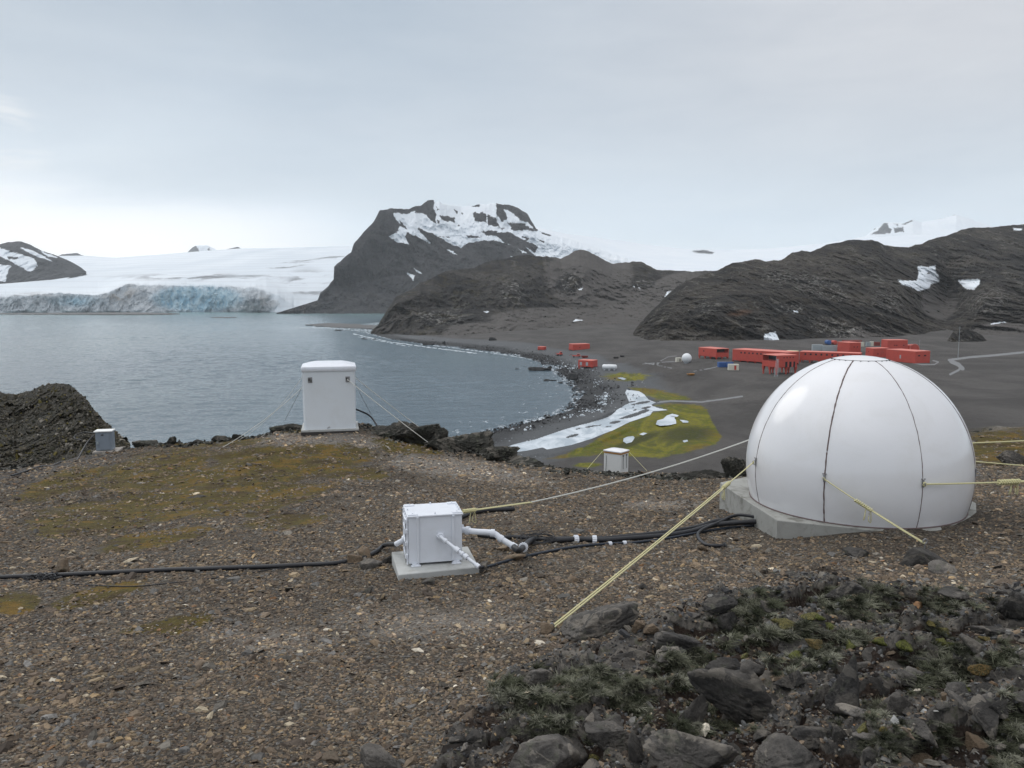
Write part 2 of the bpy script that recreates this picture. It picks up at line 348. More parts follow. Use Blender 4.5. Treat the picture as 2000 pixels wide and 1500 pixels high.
for pts, wd in [([(1270,787),(1310,783),(1370,785),(1410,780),(1450,774)],1.6),([(1856,731),(1872,723),(1878,716),(1862,708),(1853,703),(1900,697),(1930,695),(2000,688)],2.2),([(1858,706),(1872,712),(1880,720)],4),
                ([(1775,707),(1800,712),(1825,712),(1833,707),(1822,704)],1.3),([(1260,709),(1290,715),(1312,719)],.9),([(1290,705),(1305,697),(1322,695)],.8),([(1355,725),(1390,719),(1412,713)],1.0),([(1255,711),(1300,707),(1320,706)],.7)]:
    path = np.maximum(path, line_sd(U, V, pts, wd))
def plain_mat():
    m, nt, b = new_mat('plain_scree'); pos = nd(nt, 'ShaderNodeNewGeometry').outputs['Position']
    n1 = noise(nt, scaled(nt, pos, (1, .5, 1)), .05, 7, .6, .5); n2 = noise(nt, pos, .5, 7, .7); n3 = noise(nt, pos, 2.2, 5, .7)
    c = mix(nt, mapr(nt, n1, .35, .65), (.060, .056, .054), (.094, .088, .084))
    c = mix(nt, mth(nt, 'MULTIPLY', mapr(nt, n2, .5, .7), .5), c, (.055, .048, .038))
    sdn = mth(nt, 'ADD', attr(nt, 'shore'), mth(nt, 'MULTIPLY', mth(nt, 'SUBTRACT', noise(nt, pos, .12, 5), .5), 10))
    beach = mix(nt, n3, (.075, .080, .086), (.125, .13, .135))
    c = mix(nt, mapr(nt, sdn, 44, 34), c, beach)
    wet = mix(nt, mapr(nt, n3, .4, .6), (.020, .021, .023), (.070, .072, .075))
    c = mix(nt, mapr(nt, sdn, 20, 9), c, wet)
    wh = nd(nt, 'ShaderNodeTexVoronoi', {'Vector': scaled(nt, pos, (1, .5, 1)), 'Scale': .55}).outputs['Distance']
    whm = mth(nt, 'MULTIPLY', mapr(nt, wh, .20, .12), mapr(nt, noise(nt, pos, .07, 4), .50, .62)); whm = mth(nt, 'MULTIPLY', whm, mapr(nt, sdn, 36, 30)); whm = mth(nt, 'MULTIPLY', whm, mapr(nt, sdn, 8, 14))
    c = mix(nt, mth(nt, 'MULTIPLY', whm, .8), c, (.5, .54, .58))
    g = mapr(nt, mth(nt, 'ADD', attr(nt, 'green'), mth(nt, 'MULTIPLY', mth(nt, 'SUBTRACT', noise(nt, pos, .16, 7, .7), .5), 16)), -2.0, 2.6)
    gn = noise(nt, scaled(nt, pos, (1, .35, 1)), .06, 6, .6, .6)
    gc = ramp(nt, gn, [(.30, (.105, .068, .012)), (.40, (.17, .135, .010)), (.48, (.095, .108, .008)), (.54, (.20, .185, .014)), (.62, (.085, .092, .010)), (.72, (.14, .095, .018))])
    gc = mix(nt, mth(nt, 'MULTIPLY', mapr(nt, attr(nt, 'dark'), 0, .6), .85), gc, (.036, .042, .008))
    gc = mix(nt, mapr(nt, n2, .45, .75, 0, .5), gc, (.05, .04, .012))
    c = mix(nt, mth(nt, 'MULTIPLY', g, mapr(nt, noise(nt, pos, .7, 6, .75), .36, .50, .35, 1.0)), c, gc)
    pm = mapr(nt, mth(nt, 'ADD', attr(nt, 'path'), mth(nt, 'MULTIPLY', mth(nt, 'SUBTRACT', noise(nt, pos, .3, 4), .5), 2)), -.3, .6)
    c = mix(nt, mth(nt, 'MULTIPLY', pm, .75), c, (.27, .28, .29))
    pe = nd(nt, 'ShaderNodeTexVoronoi', {'Vector': pos, 'Scale': .9}).outputs['Distance']
    c = mix(nt, mth(nt, 'MULTIPLY', mapr(nt, pe, .13, .07), mapr(nt, noise(nt, pos, .05, 4), .55, .65)), c, (.22, .21, .20))
    nt.links.new(c, b.inputs['Base Color']); b.inputs['Roughness'].default_value = .9; b.inputs['Specular IOR Level'].default_value = .2
    nt.links.new(nd(nt, 'ShaderNodeBump', {'Height': mth(nt, 'ADD', n3, mth(nt, 'MULTIPLY', n2, 2)), 'Strength': .7, 'Distance': .45}).outputs[0], b.inputs['Normal']); return m
tag(mesh_np('shore_plain', np.c_[X.ravel(), Y.ravel(), Z.ravel()], grid_faces(*X.shape, flip=True), plain_mat(), attrs={'shore': sd, 'green': gr, 'dark': dk, 'path': path}), kind='structure')
# still water sheets
def water_mat(name, base, rough, sc, dist, ice=0.0):
    m, nt, b = new_mat(name); pos = nd(nt, 'ShaderNodeNewGeometry').outputs['Position']
    b.inputs['Base Color'].default_value = (*base, 1); b.inputs['Roughness'].default_value = rough; b.inputs['IOR'].default_value = 1.33
    return m, nt, b, pos
m, nt, b, pos = water_mat('lagoon_pale', (.5, .55, .6), .22, 1, .1)
c = mix(nt, mapr(nt, noise(nt, scaled(nt, pos, (1, .5, 1)), .12, 6, .6, .6), .38, .62), (.36, .42, .47), (.66, .71, .76)); nt.links.new(c, b.inputs['Base Color'])  # mottled pale blue-grey base colour for the lagoon and pond sheets
def sheet(name, px, z, lift=0.0):
    P = [at_z(u, v, z) for u, v in px]; Q = []
    for i in range(len(P)):
        a, b_ = P[i], P[(i+1) % len(P)]; n = 4
        for k in range(n):
            q = a+(b_-a)*k/n; j = .25*(perlin(q[0]*.4, q[1]*.4, 1)); Q.append((q[0]+j, q[1]+j*2))
    mb = MB(); mb.prism(Q, z-.02, z); return tag(mb.build(name, MAT['lagoon_pale']), kind='structure')
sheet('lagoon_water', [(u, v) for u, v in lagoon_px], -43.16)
for pp in ponds_px:
    cu = sum(p[0] for p in pp)/len(pp); cv = sum(p[1] for p in pp)/len(pp)
    zz = -43.0
    for _ in range(6): q = at_z(cu, cv, zz); zz = float(plain_z(q[0], q[1]))
    pp2 = [(cu+(u-cu)*1.05, cv+(v-cv)*1.05) for u, v in pp]
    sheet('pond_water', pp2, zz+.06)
# ---------------------------------------------------------------- sea
def sea():
    m, nt, b, pos = water_mat('sea_water', (.045, .090, .120), .12, 1, 1)
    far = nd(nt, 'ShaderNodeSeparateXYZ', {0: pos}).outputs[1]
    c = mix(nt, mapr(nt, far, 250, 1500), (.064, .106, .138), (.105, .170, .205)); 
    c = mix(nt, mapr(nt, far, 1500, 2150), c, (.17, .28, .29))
    c = mix(nt, mapr(nt, noise(nt, scaled(nt, pos, (.6, .25, 1)), .012, 5), .4, .65, 0, .45), c, (.10, .155, .175))
    fo = attr(nt, 'shore'); fn = noise(nt, scaled(nt, pos, (1, .5, 1)), .35, 6, .7, .5)
    f1 = mth(nt, 'MULTIPLY', mapr(nt, fo, -7, -.5), mapr(nt, fn, .50, .60)); f2 = mth(nt, 'MULTIPLY', mth(nt, 'MULTIPLY', mapr(nt, fo, -34, -16), mapr(nt, fn, .60, .68)), .5)
    foam = mth(nt, 'MAXIMUM', f1, f2); foam = mth(nt, 'MAXIMUM', foam, attr(nt, 'surf'))
    c = mix(nt, foam, c, (.62, .66, .70)); nt.links.new(c, b.inputs['Base Color']); nt.links.new(mapr(nt, foam, 0, 1, .14, .8), b.inputs['Roughness'])
    w1 = noise(nt, scaled(nt, pos, (.10, .30, .2), (0, 0, R(7))), 1.0, 4, .62, .5); w2 = noise(nt, scaled(nt, pos, (.45, 1.1, .5), (0, 0, R(-12))), 1.0, 5, .65, .6)
    w3 = noise(nt, scaled(nt, pos, (.025, .06, .1), (0, 0, R(3))), 1.0, 3, .5)
    h = mth(nt, 'ADD', mth(nt, 'MULTIPLY', w1, 1.5), mth(nt, 'ADD', mth(nt, 'MULTIPLY', w2, .55), mth(nt, 'MULTIPLY', w3, 1.6)))
    calm = mapr(nt, mth(nt, 'ADD', fo, 0), -160, -20, 1.0, .45)
    bu = nd(nt, 'ShaderNodeBump', {'Height': h, 'Strength': calm, 'Distance': .8}); nt.links.new(bu.outputs[0], b.inputs['Normal'])
    az = np.radians(np.r_[np.linspace(-80, -34, 60)[:-1], np.linspace(-34, 9, 760), np.linspace(9, 60, 50)[1:]]); rr = np.r_[np.exp(np.linspace(math.log(40), math.log(200), 30))[:-1], 45*F/np.linspace(45*F/200, 45*F/2500, 900)[:-1], np.exp(np.linspace(math.log(2500), math.log(7800), 20))]
    A, RR = np.meshgrid(az, rr); X = RR*np.sin(A); Y = RR*np.cos(A); sd = poly_sd(X, Y, land)
    U, V = proj(X, Y, 0*X-45); su = np.full(U.shape, 0.0)
    for pts, wd in [([(690,652),(760,668),(850,680),(930,690)],1.4),([(820,672),(900,681),(1000,695),(1050,704)],1.0),([(700,658),(800,677)],.9)]: su = np.maximum(su, np.clip(line_sd(U, V, pts, wd), 0, 1)*(.5+.9*perlin(U/6, V/2, 0)))
    calm_ = 1-.65*smooth(sd, -170, -15); xr, yr = X*.992+Y*.12, Y*.992-X*.12; gust = .65+.6*fbm(X/160, Y/220, 0*X, 3)
    wz = (1.25*fbm(xr/16, yr/8, 0*X, 5, False, .62)+.30*perlin(xr/46, yr/24, 0*X+3))*calm_*gust*smooth(RR, 60, 220)*(1+smooth(RR, 500, 1500)*.8)
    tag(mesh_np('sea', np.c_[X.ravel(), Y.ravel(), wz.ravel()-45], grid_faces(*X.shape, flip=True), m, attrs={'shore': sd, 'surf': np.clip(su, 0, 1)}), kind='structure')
    # sea bed and ground reaching the horizon
    n = 64; mb = MB(); mb.prism([(7300*math.cos(t), 2900+5300*math.sin(t)) for t in np.linspace(0, 2*math.pi, n, endpoint=False)], -70, -62)
    tag(mb.build('terrain', MAT['cobble_dark']), kind='structure')
sea()
# ---------------------------------------------------------------- hills
def hill(name, stations, du, nts, mat, rough=(30, 60), vj=(0, 20), carve=None, snow=None, rocks=None, scree=None, warm=None, palerock=None, back=.5, g=1.0, sink=-52, wind=.35, ridged=True, seed=0, pre=True):
    sts = [np.array(s, float) for s in stations]; u0 = sts[-1][0, 0]; u1 = sts[-1][-1, 0]
    u = np.arange(u0, u1+du*.5, du); vs = [np.interp(u, s[:, 0], s[:, 1]) for s in sts]; ds = [np.interp(u, s[:, 0], s[:, 2]) for s in sts]
    if vj[0]: vs[-1] = vs[-1]+vj[0]*fbm(u/vj[1], 0*u+seed, 0*u, 5)
    rowsV = []; rowsD = []; T = []; tot = sum(nts)
    acc = 0
    for i, n in enumerate(nts):
        for k in range(n+(i == len(nts)-1)):
            t = k/n; rowsV.append(vs[i]+(vs[i+1]-vs[i])*t); rowsD.append(ds[i]+(ds[i+1]-ds[i])*(t**g)); T.append((acc+k)/tot)
        acc += n
    Vv = np.array(rowsV); D = np.array(rowsD); Tt = np.array(T)[:, None]; Uu = np.broadcast_to(u, Vv.shape)
    P = at_d(Uu, Vv, D).transpose(1, 0, 2) if False else None
    a, bz = ray(Uu, Vv); Xx, Zz = a*D, bz*D
    L, amp = rough
    win = np.clip(np.minimum(Tt/.12, (1-Tt)/wind*1.0), 0, 1)**.7
    wx_ = .6*perlin(Xx/L*.6, Zz/L*.6, seed+.5); rel = .55*fbm(Xx/L+seed+.15*Zz/L+wx_, D/L*.25, Zz/(L*2.6)+wx_, 6, ridged, .55)+.45*fbm(Xx/L*2.3+seed, D/L, Zz/L*2.0, 6, ridged, .65)
    D2 = D-amp*(rel-(.25 if ridged else 0))*win*np.minimum(1, D/700)
    if carve is not None: D2 = D2+carve(Uu, Vv)*win
    Xx, Zz = a*D2, bz*D2
    # front apron going below the surface and back slope
    Xs, Ys, Zs = [Xx], [D2], [Zz]
    fx, fy, fz = Xx[0], D2[0], Zz[0]
    fd0 = float(D.min())
    if pre: Xs.insert(0, (fx*.985)[None]); Ys.insert(0, (fy*.985)[None]); Zs.insert(0, (fz-(14 if fd0 < 1300 else 4))[None])
    bk = []
    for k in range(1, 14):
        q = k/13; dd = Xx[-1], D2[-1], Zz[-1]; ext = (dd[2]-sink)*1.5*back*q
        n_ = fbm(dd[0]/L+seed, (dd[1]+ext)/L, dd[0]*0, 4)
        zz = dd[2]+(sink-dd[2])*q**1.25+amp*.25*n_*math.sin(math.pi*q)
        zz = np.minimum(zz, (dd[2]/dd[1])*(dd[1]+ext)-.004*dd[1]*min(1, q*4)-.3)
        Xs.append((dd[0]*(1+ext/dd[1]))[None]); Ys.append((dd[1]+ext)[None]); Zs.append(zz[None])
    X = np.vstack(Xs); Y = np.vstack(Ys); Z = np.vstack(Zs); U, V = proj(X, Y, Z)
    def msk(polys, off=None):
        s = np.full(U.shape, -40.0)
        for p in polys: s = np.maximum(s, poly_sd(U, V, p))
        return s
    at = {}
    sn = msk(snow) if snow else np.full(U.shape, -40.0)
    if rocks: sn = np.minimum(sn, -msk(rocks))
    at['snow'] = sn; at['palerock'] = palerock(U, V) if palerock else 0*U; at['scree'] = scree(U, V) if scree else 0*U; at['warm'] = warm(U, V) if warm else 0*U
    return tag(mesh_np(name, np.c_[X.ravel(), Y.ravel(), Z.ravel()], grid_faces(*X.shape, flip=True), mat, attrs=at), kind='structure')
def zp(x0, y0, s, pts): return [(x0+x/s, y0+y/s) for x, y in pts]
# snowy mountain behind the headland
z2 = lambda pts: zp(600, 360, 2.857, pts)
m_snow = [z2(p) for p in [
    [(485,155),(520,165),(560,165),(600,150),(665,110),(720,90),(790,108),(900,112),(960,100),(1080,100),(1140,106),(1170,130),(1235,215),(1280,265),(1290,250),(1400,262),(2200,262),(2200,700),(1275,700),(1275,392),(1240,350),(1190,300),(1120,265),(1040,270),(1090,320),(1140,340),(1040,312),(960,317),(900,325),(860,355),(790,325),(700,275),(620,250),(690,330),(610,290),(560,270),(545,290),(565,330),(500,325),(460,290),(500,270),(520,230),(485,175)],
    [(780,362),(800,365),(840,395),(815,388)], [(1130,398),(1165,412),(1155,420)], [(555,495),(600,510),(590,535)], [(590,465),(645,500),(620,495)], [(1180,362),(1225,380),(1200,382)],[(1220,350),(1275,375),(1270,392),(1235,370)]]]
m_rock = [z2(p) for p in [
    [(620,120),(690,80),(712,95),(700,120),(715,150),(718,215),(690,205),(665,170),(640,165),(600,155)], [(738,172),(790,180),(822,185),(822,210),(780,205),(750,195)], [(925,160),(975,155),(1000,165),(1000,212),(940,208)], [(1003,165),(1050,190),(1072,235),(1010,228)],
    [(1056,108),(1120,112),(1185,125),(1238,172),(1240,212),(1190,200),(1130,150),(1098,140),(1120,195),(1085,205),(1056,170)], [(1108,210),(1150,215),(1205,218),(1282,262),(1220,255),(1150,258)], [(885,285),(970,290),(972,300),(900,297)], [(915,122),(968,106),(960,122),(925,132)],
    [(970,265),(1010,255),(1060,262),(1050,285),(1000,290)], [(1300,262),(1360,282),(1355,290),(1310,275)], [(1200,290),(1240,300),(1230,312)],[(1280,305),(1325,318),(1318,326)],[(820,140),(845,150),(835,165)],[(720,195),(738,200),(735,218)],[(620,246),(680,275),(660,280)],
    [(1130,280),(1180,300),(1260,330),(1290,350),(1270,385),(1230,345),(1180,330),(1120,300)],[(740,290),(800,292),(790,300)],[(840,215),(850,235),(845,232)],[(515,200),(535,215),(555,250),(525,235)],[(1070,240),(1100,245),(1090,258)],[(720,125),(735,140),(722,148)],[(860,155),(872,162),(865,170)]]]
mtn_mat = hill_mat('mountain_rock', 170, dark=(.042, .042, .047), mid=(.078, .077, .082), pale=(.14, .14, .145), mossamt=.1, paleamt=.3)
hill('mountain', [[(540,613,2050),(735,613,2050),(1100,606,2100),(1360,600,2150)],
                  [(540,612,2055),(625,603,2080),(735,603,2120),(1100,590,2200),(1360,590,2200)],
                  [(540,611.5,2060),(625,585,2120),(650,560,2200),(735,545,2300),(900,520,2350),(1000,520,2400),(1100,510,2400),(1360,570,2300)],
                  [(540,611,2065),(552,608,2070),(580,602,2090),(618,592,2110),(626,571,2130),(640,560,2150),(652,546,2170),(651,523,2180),(660,513,2200),(686,492,2250),(691,476,2300),(712,452,2350),(730,432,2400),(742,411,2430),(768,407,2450),(800,408,2500),(822,400,2550),(835,392,2600),(846,390,2600),(852,396,2600),(858,392,2600),(864,398,2600),(900,403,2700),(930,401,2700),(960,397,2700),(985,398,2700),(1005,403,2700),(1030,417,2650),(1037,430,2600),(1048,448,2580),(1075,458,2560),(1110,466,2560),(1160,482,2540),(1220,503,2500),(1290,525,2450),(1360,545,2400)]],
     .9, [14, 60, 110], mtn_mat, rough=(150, 80), vj=(4, 16), snow=m_snow, rocks=m_rock, scree=lambda u, v: smooth(v, 500, 580)*.38, wind=.2)
# left mountain
z1 = lambda pts: zp(0, 380, 2.857, pts)
hill('mountain', [[(-90,557,2640),(0,556,2660),(100,550,2720),(150,538,2820),(168,531,2930)],
                       [(-90,482,3100),(-30,470,3100),(0,477,3080),(15,473,3080),(40,471,3080),(60,478,3060),(80,489,3040),(105,497,3020),(130,507,3000),(150,517,2980),(160,524,2960),(168,530,2940)]],
     .9, [110], mtn_mat, rough=(150, 60), vj=(2, 18), seed=4, snow=[z1(p) for p in [[(-60,280),(0,295),(60,320),(120,335),(190,355),(210,395),(172,432),(100,395),(60,372),(0,345),(-80,345)],[(115,295),(160,300),(240,340),(300,375),(230,355),(150,322)],[(213,308),(320,350),(270,348)],[(-80,390),(0,388),(60,400),(42,440),(30,488),(-60,480)]]], rocks=[z1([(40,345),(100,350),(90,362),(50,360)])], wind=.2)
hill('mountain', [[(105,505,4900),(170,505,4900)],[(105,503,4950),(120,497,4950),(150,494,4950),(165,500,4950),(170,504,4950)]], 1, [12], mtn_mat, rough=(150, 20), vj=(1, 8), sink=150)
hill('mountain', [[(360,499,6900),(430,499,6900)],[(360,498,7000),(368,491,7000),(376,483,7000),(383,480,7000),(395,479,7000),(408,480,7000),(420,486,7000),(430,496,7000)]], .8, [16], mtn_mat, rough=(300, 60), vj=(1.5, 8), sink=250, snow=[[(380,478),(386,484),(392,494),(440,500),(440,470),(385,470)]], rocks=[[(405,485),(409,484),(412,489),(406,489)]])
hill('mountain', [[(438,489,5150),(474,489,5150)],[(438,488,5200),(455,484,5200),(464,482,5200),(474,487,5200)]], 1, [8], mtn_mat, rough=(150, 10), vj=(1, 8), sink=200)
# glacier
def glacier_mat(name):
    m, nt, b = new_mat(name); pos = nd(nt, 'ShaderNodeNewGeometry').outputs['Position']
    n1 = noise(nt, scaled(nt, pos, (1, .35, 1)), .0022, 6, .55, .5); n2 = noise(nt, scaled(nt, pos, (1, 1, 1.6)), .02, 8, .7, .7); n3 = noise(nt, scaled(nt, pos, (1, 1, .45)), .06, 7, .7, 1.0)
    c = mix(nt, mapr(nt, n1, .35, .65), (.62, .68, .74), (.74, .79, .84))
    z = nd(nt, 'ShaderNodeSeparateXYZ', {0: pos}).outputs[2]
    bands = nd(nt, 'ShaderNodeTexWave', {'Vector': scaled(nt, pos, (.0006, .0006, .016), (0.0, 0.05, 0)), 'Scale': 1.0, 'Distortion': 5.0, 'Detail': 5.0, 'Detail Scale': 1.2}, wave_type='BANDS', bands_direction='Z').outputs['Fac']
    c = mix(nt, mth(nt, 'MULTIPLY', mapr(nt, bands, .70, .98), .16), c, (.42, .42, .45))
    cl = attr(nt, 'cliff'); bl = attr(nt, 'blue'); cr = attr(nt, 'crev')
    cm = mapr(nt, mth(nt, 'ADD', cl, mth(nt, 'MULTIPLY', mth(nt, 'SUBTRACT', n2, .5), 1.6)), .25, .75)
    cc = mix(nt, mapr(nt, n2, .36, .56), (.30, .35, .40), (.72, .77, .82)); cc = mix(nt, mapr(nt, n3, .57, .66, 0, .7), cc, (.12, .14, .17))
    bc = mix(nt, mapr(nt, n3, .35, .6), (.27, .53, .71), (.58, .77, .87)); cc = mix(nt, mapr(nt, bl, 0, .8), cc, bc)
    dirt = mth(nt, 'MULTIPLY', attr(nt, 'dirt'), mapr(nt, n2, .45, .6)); cc = mix(nt, mth(nt, 'MULTIPLY', dirt, .6), cc, (.22, .17, .12))
    c = mix(nt, cm, c, cc)
    cv = mth(nt, 'MULTIPLY', mapr(nt, cr, 0, .4), mapr(nt, noise(nt, scaled(nt, pos, (.5, .12, 2.5), (0, .1, .3)), .012, 6, .65, .6), .49, .58)); c = mix(nt, mth(nt, 'MULTIPLY', cv, .7), c, (.20, .20, .22))
    nt.links.new(c, b.inputs['Base Color']); b.inputs['Roughness'].default_value = .7; b.inputs['Specular IOR Level'].default_value = .2
    bu = nd(nt, 'ShaderNodeBump', {'Height': mth(nt, 'ADD', n2, n3), 'Strength': mapr(nt, mth(nt, 'MAXIMUM', cm, cv), 0, 1, .08, .9), 'Distance': 22.0}); nt.links.new(bu.outputs[0], b.inputs['Normal']); return m
def glacier():
    sts = [[(-120,613,2150),(0,612.5,2150),(300,610,2170),(330,608,2240),(440,608,2260),(480,612,2200),(540,612,2200),(700,612,2230)],
           [(-120,582,2175),(0,580,2175),(60,577,2175),(115,572,2180),(190,577,2185),(228,565,2200),(245,556,2230),(330,558,2290),(440,560,2290),(500,562,2240),(545,578,2240),(575,598,2240),(700,604,2280)],
           [(-120,566,2260),(0,562,2280),(110,568,2290),(190,572,2290),(235,552,2330),(270,545,2400),(340,543,2420),(440,545,2420),(520,552,2380),(560,572,2330),(600,582,2350),(700,590,2400)],
           [(-120,553,2700),(0,554,2700),(150,540,2800),(300,532,2900),(450,533,2900),(600,525,2900),(700,520,2900)],
           [(-120,500,4900),(100,500,4900),(165,499,4900),(200,502,5000),(230,503,5000),(300,498,5000),(400,490,5000),(470,485,5100),(560,484,5100),(690,480,5200),(780,477,5200)]]
    sts = [np.array(s, float) for s in sts]; u = np.arange(-120, 770, 1.0); sj = [0, 5, 1.2, 0, 0]; nts = [40, 14, 24, 40]
    Vv = []; D = []; cl = []
    for i, n in enumerate(nts):
        va, vb = np.interp(u, sts[i][:, 0], sts[i][:, 1])+sj[i]*fbm(u/22, 0*u+i, 0*u, 4), np.interp(u, sts[i+1][:, 0], sts[i+1][:, 1])+sj[i+1]*fbm(u/22, 0*u+i+1, 0*u, 4); da, db = np.interp(u, sts[i][:, 0], sts[i][:, 2]), np.interp(u, sts[i+1][:, 0], sts[i+1][:, 2])
        for k in range(n+(i == 3)):
            t = k/n; Vv.append(va+(vb-va)*t); D.append(da+(db-da)*t); cl.append(([min(1, 1.75-1.2*t), .55*(1-t), 0, 0][i])+0*u)
    Vv = np.array(Vv); D = np.array(D); cl = np.array(cl); Uu = np.broadcast_to(u, Vv.shape); a, bz = ray(Uu, Vv); X = a*D; Z = bz*D
    cl = cl*smooth(-Uu, -565, -505)
    cr = np.clip(np.maximum(1.6*ell(Uu, Vv, 570, 516, 55, 7, -8), .8*ell(Uu, Vv, 640, 506, 60, 6, -8)), 0, 1); cr = np.maximum(cr, np.clip(np.maximum(.45*ell(Uu, Vv, 400, 541, 240, 11), .55*ell(Uu, Vv, 600, 556, 60, 42)), 0, 1)*(Vv < 600))
    rg = fbm(X/38, Z/60, D/200, 5, True, .6); D2 = D-(22*cl)*(rg-.2)*np.clip((612-Vv)/5, 0, 1)-8*cr*fbm(X/40, Z/12, D/90, 3)
    D2 = D2-45*np.clip(ell(Uu, Vv, 485, 588, 62, 30), 0, 1)*smooth(-Uu, -560, -520)
    X = a*D2; Z = bz*D2
    blue = np.clip(np.maximum(ell(Uu, Vv, 385, 583, 105, 32)*2.0, ell(Uu, Vv, 150, 588, 70, 18)*.7), 0, 1); dirt = np.clip(np.maximum.reduce([ell(Uu, Vv, 235, 575, 45, 26)*1.5, ell(Uu, Vv, 60, 572, 90, 9)*1.2, ell(Uu, Vv, 500, 590, 50, 25)*.8]), 0, 1)
    X = np.vstack([X[:1], X]); Y = np.vstack([D2[:1], D2]); Z = np.vstack([Z[:1]-20, Z]); ex = lambda q: np.vstack([q[:1], q])
    Xs, Ys, Zs = X[-1:]*1.5, Y[-1:]*1.5, Z[-1:]-120; X = np.vstack([X, Xs]); Y = np.vstack([Y, Ys]); Z = np.vstack([Z, Zs]); ey = lambda q: np.vstack([q[:1], q, q[-1:]*0])
    tag(mesh_np('glacier', np.c_[X.ravel(), Y.ravel(), Z.ravel()], grid_faces(*X.shape, flip=True), glacier_mat('glacier_ice'), attrs={'cliff': ey(cl), 'blue': ey(blue), 'crev': ey(cr), 'dirt': ey(dirt)}), kind='structure')
glacier()
ice_mat = hill_mat('ice_sheet_snow', 160, dark=(.05, .05, .055), mid=(.09, .09, .095), mossamt=0)
hill('ice_sheet', [[(1000,600,2450),(1700,600,2450),(2100,600,2450)],[(1000,540,2900),(2100,540,2900)],
                   [(1000,438,4300),(1040,443,4300),(1075,449,4300),(1100,455,4350),(1150,461,4500),(1200,468,4600),(1260,477,4700),(1320,484,4800),(1420,488,4900),(1500,485,4900),(1560,480,4900),(1650,470,5000),(1760,460,5000),(2100,455,5000)]],
     3, [20, 70], ice_mat, rough=(600, 40), vj=(1.0, 60), snow=[[(900,300),(2200,300),(2200,700),(900,700)]], rocks=[[(1352,490),(1375,488),(1395,493),(1390,496),(1360,494)]], sink=100, ridged=False)
hill('mountain', [[(1600,480,5300),(2000,480,5300)],[(1600,480,5500),(1650,470,5600),(1690,461,5700),(1708,447,5750),(1728,434,5800),(1745,434,5800),(1765,436,5800),(1783,429,5850),(1800,433,5900),(1835,428,5900),(1868,419,5900),(1895,427,5900),(1930,440,5900),(1960,450,5900),(2000,452,5900)]],
     1.5, [60], ice_mat, rough=(300, 60), vj=(2, 22), sink=150, seed=2, snow=[[(1500,380),(2100,380),(2100,520),(1500,520)]],
     rocks=[zp(1300, 380, 2.857, p) for p in [[(1145,222),(1185,198),(1215,160),(1240,158),(1245,185),(1262,195),(1255,215),(1200,222)],[(1272,188),(1325,182),(1328,205),(1278,212)],[(1320,165),(1375,140),(1380,148),(1335,168)],[(1500,138),(1560,122),(1620,106),(1610,114),(1540,132)],[(1272,162),(1298,165),(1295,174)],[(1150,200),(1172,186),(1168,196)]]], wind=.15)
# headland
H1 = hill_mat('headland_rock', 85, dark=(.026, .025, .026), mid=(.090, .081, .073), pale=(.20, .19, .18), moss=(.070, .056, .026), mossamt=.7, paleamt=.5)
def scr1(u, v):
    s = np.maximum.reduce([ell(u, v, 1150, 540, 110, 75), ell(u, v, 1260, 600, 130, 60), ell(u, v, 1100, 625, 190, 32), ell(u, v, 950, 650, 110, 26), ell(u, v, 1340, 570, 90, 50)])
    s = np.clip(s*2.2, 0, 1); s = s-1.6*np.clip(ell(u, v, 1113, 552, 34, 28), 0, 1)-.8*np.clip(ell(u, v, 1255, 555, 26, 16), 0, 1); return np.clip(s, 0, 1)
hill('hill', [[(724,654,950),(740,659,925),(800,669,840),(870,673,770),(940,677,720),(1050,677,690),(1150,672,690),(1260,668,700),(1420,668,700)],
              [(724,652,955),(740,650,945),(800,655,900),(870,655,860),(940,655,840),(1050,655,850),(1150,650,860),(1260,650,840),(1420,650,840)],
              [(724,650,960),(745,630,985),(770,610,1000),(830,600,1040),(940,600,1040),(1050,600,1060),(1150,600,1060),(1260,600,1050),(1420,600,1050)],
              [(724,648,965),(738,635,985),(748,618,1000),(758,602,1010),(766,590,1020),(772,581,1030),(790,571,1060),(805,565,1080),(822,552,1100),(845,543,1120),(862,532,1150),(885,527,1180),(925,524,1220),(948,512,1250),(968,507,1250),(985,506,1260),(1010,499,1280),(1030,498,1290),(1048,500,1290),(1070,501,1300),(1095,505,1310),(1108,499,1320),(1120,491,1330),(1135,487.5,1340),(1150,491,1340),(1170,502,1350),(1195,515,1350),(1215,513,1350),(1240,511,1350),(1252,511,1350),(1268,519,1340),(1282,527,1330),(1310,528,1300),(1350,530,1280),(1420,528,1280)]],
     .8, [14, 60, 90], H1, rough=(60, 42), vj=(3, 14), scree=scr1, palerock=lambda u, v: np.clip(np.maximum.reduce([ell(u, v, 1113, 552, 30, 26), ell(u, v, 1000, 570, 34, 34)*.9, ell(u, v, 860, 620, 90, 26)*.6, ell(u, v, 1258, 553, 26, 12)]), 0, 1), wind=.25, snow=[[(1128,564),(1138,562),(1136,567)], [(1120,627),(1124,624),(1138,625),(1130,628)],[(1247,562),(1253,563),(1250,567)],[(1236,559),(1240,559),(1239,561)],[(945,608),(955,608),(950,611)],[(1298,580),(1303,571),(1312,568),(1305,576)]],
     carve=lambda u, v: 70*np.exp(-((u-1190)/90)**2-((v-600)/50)**2)-40*np.exp(-((u-820)/60)**2-((v-590)/40)**2)-35*np.exp(-((u-1000)/50)**2-((v-560)/40)**2))
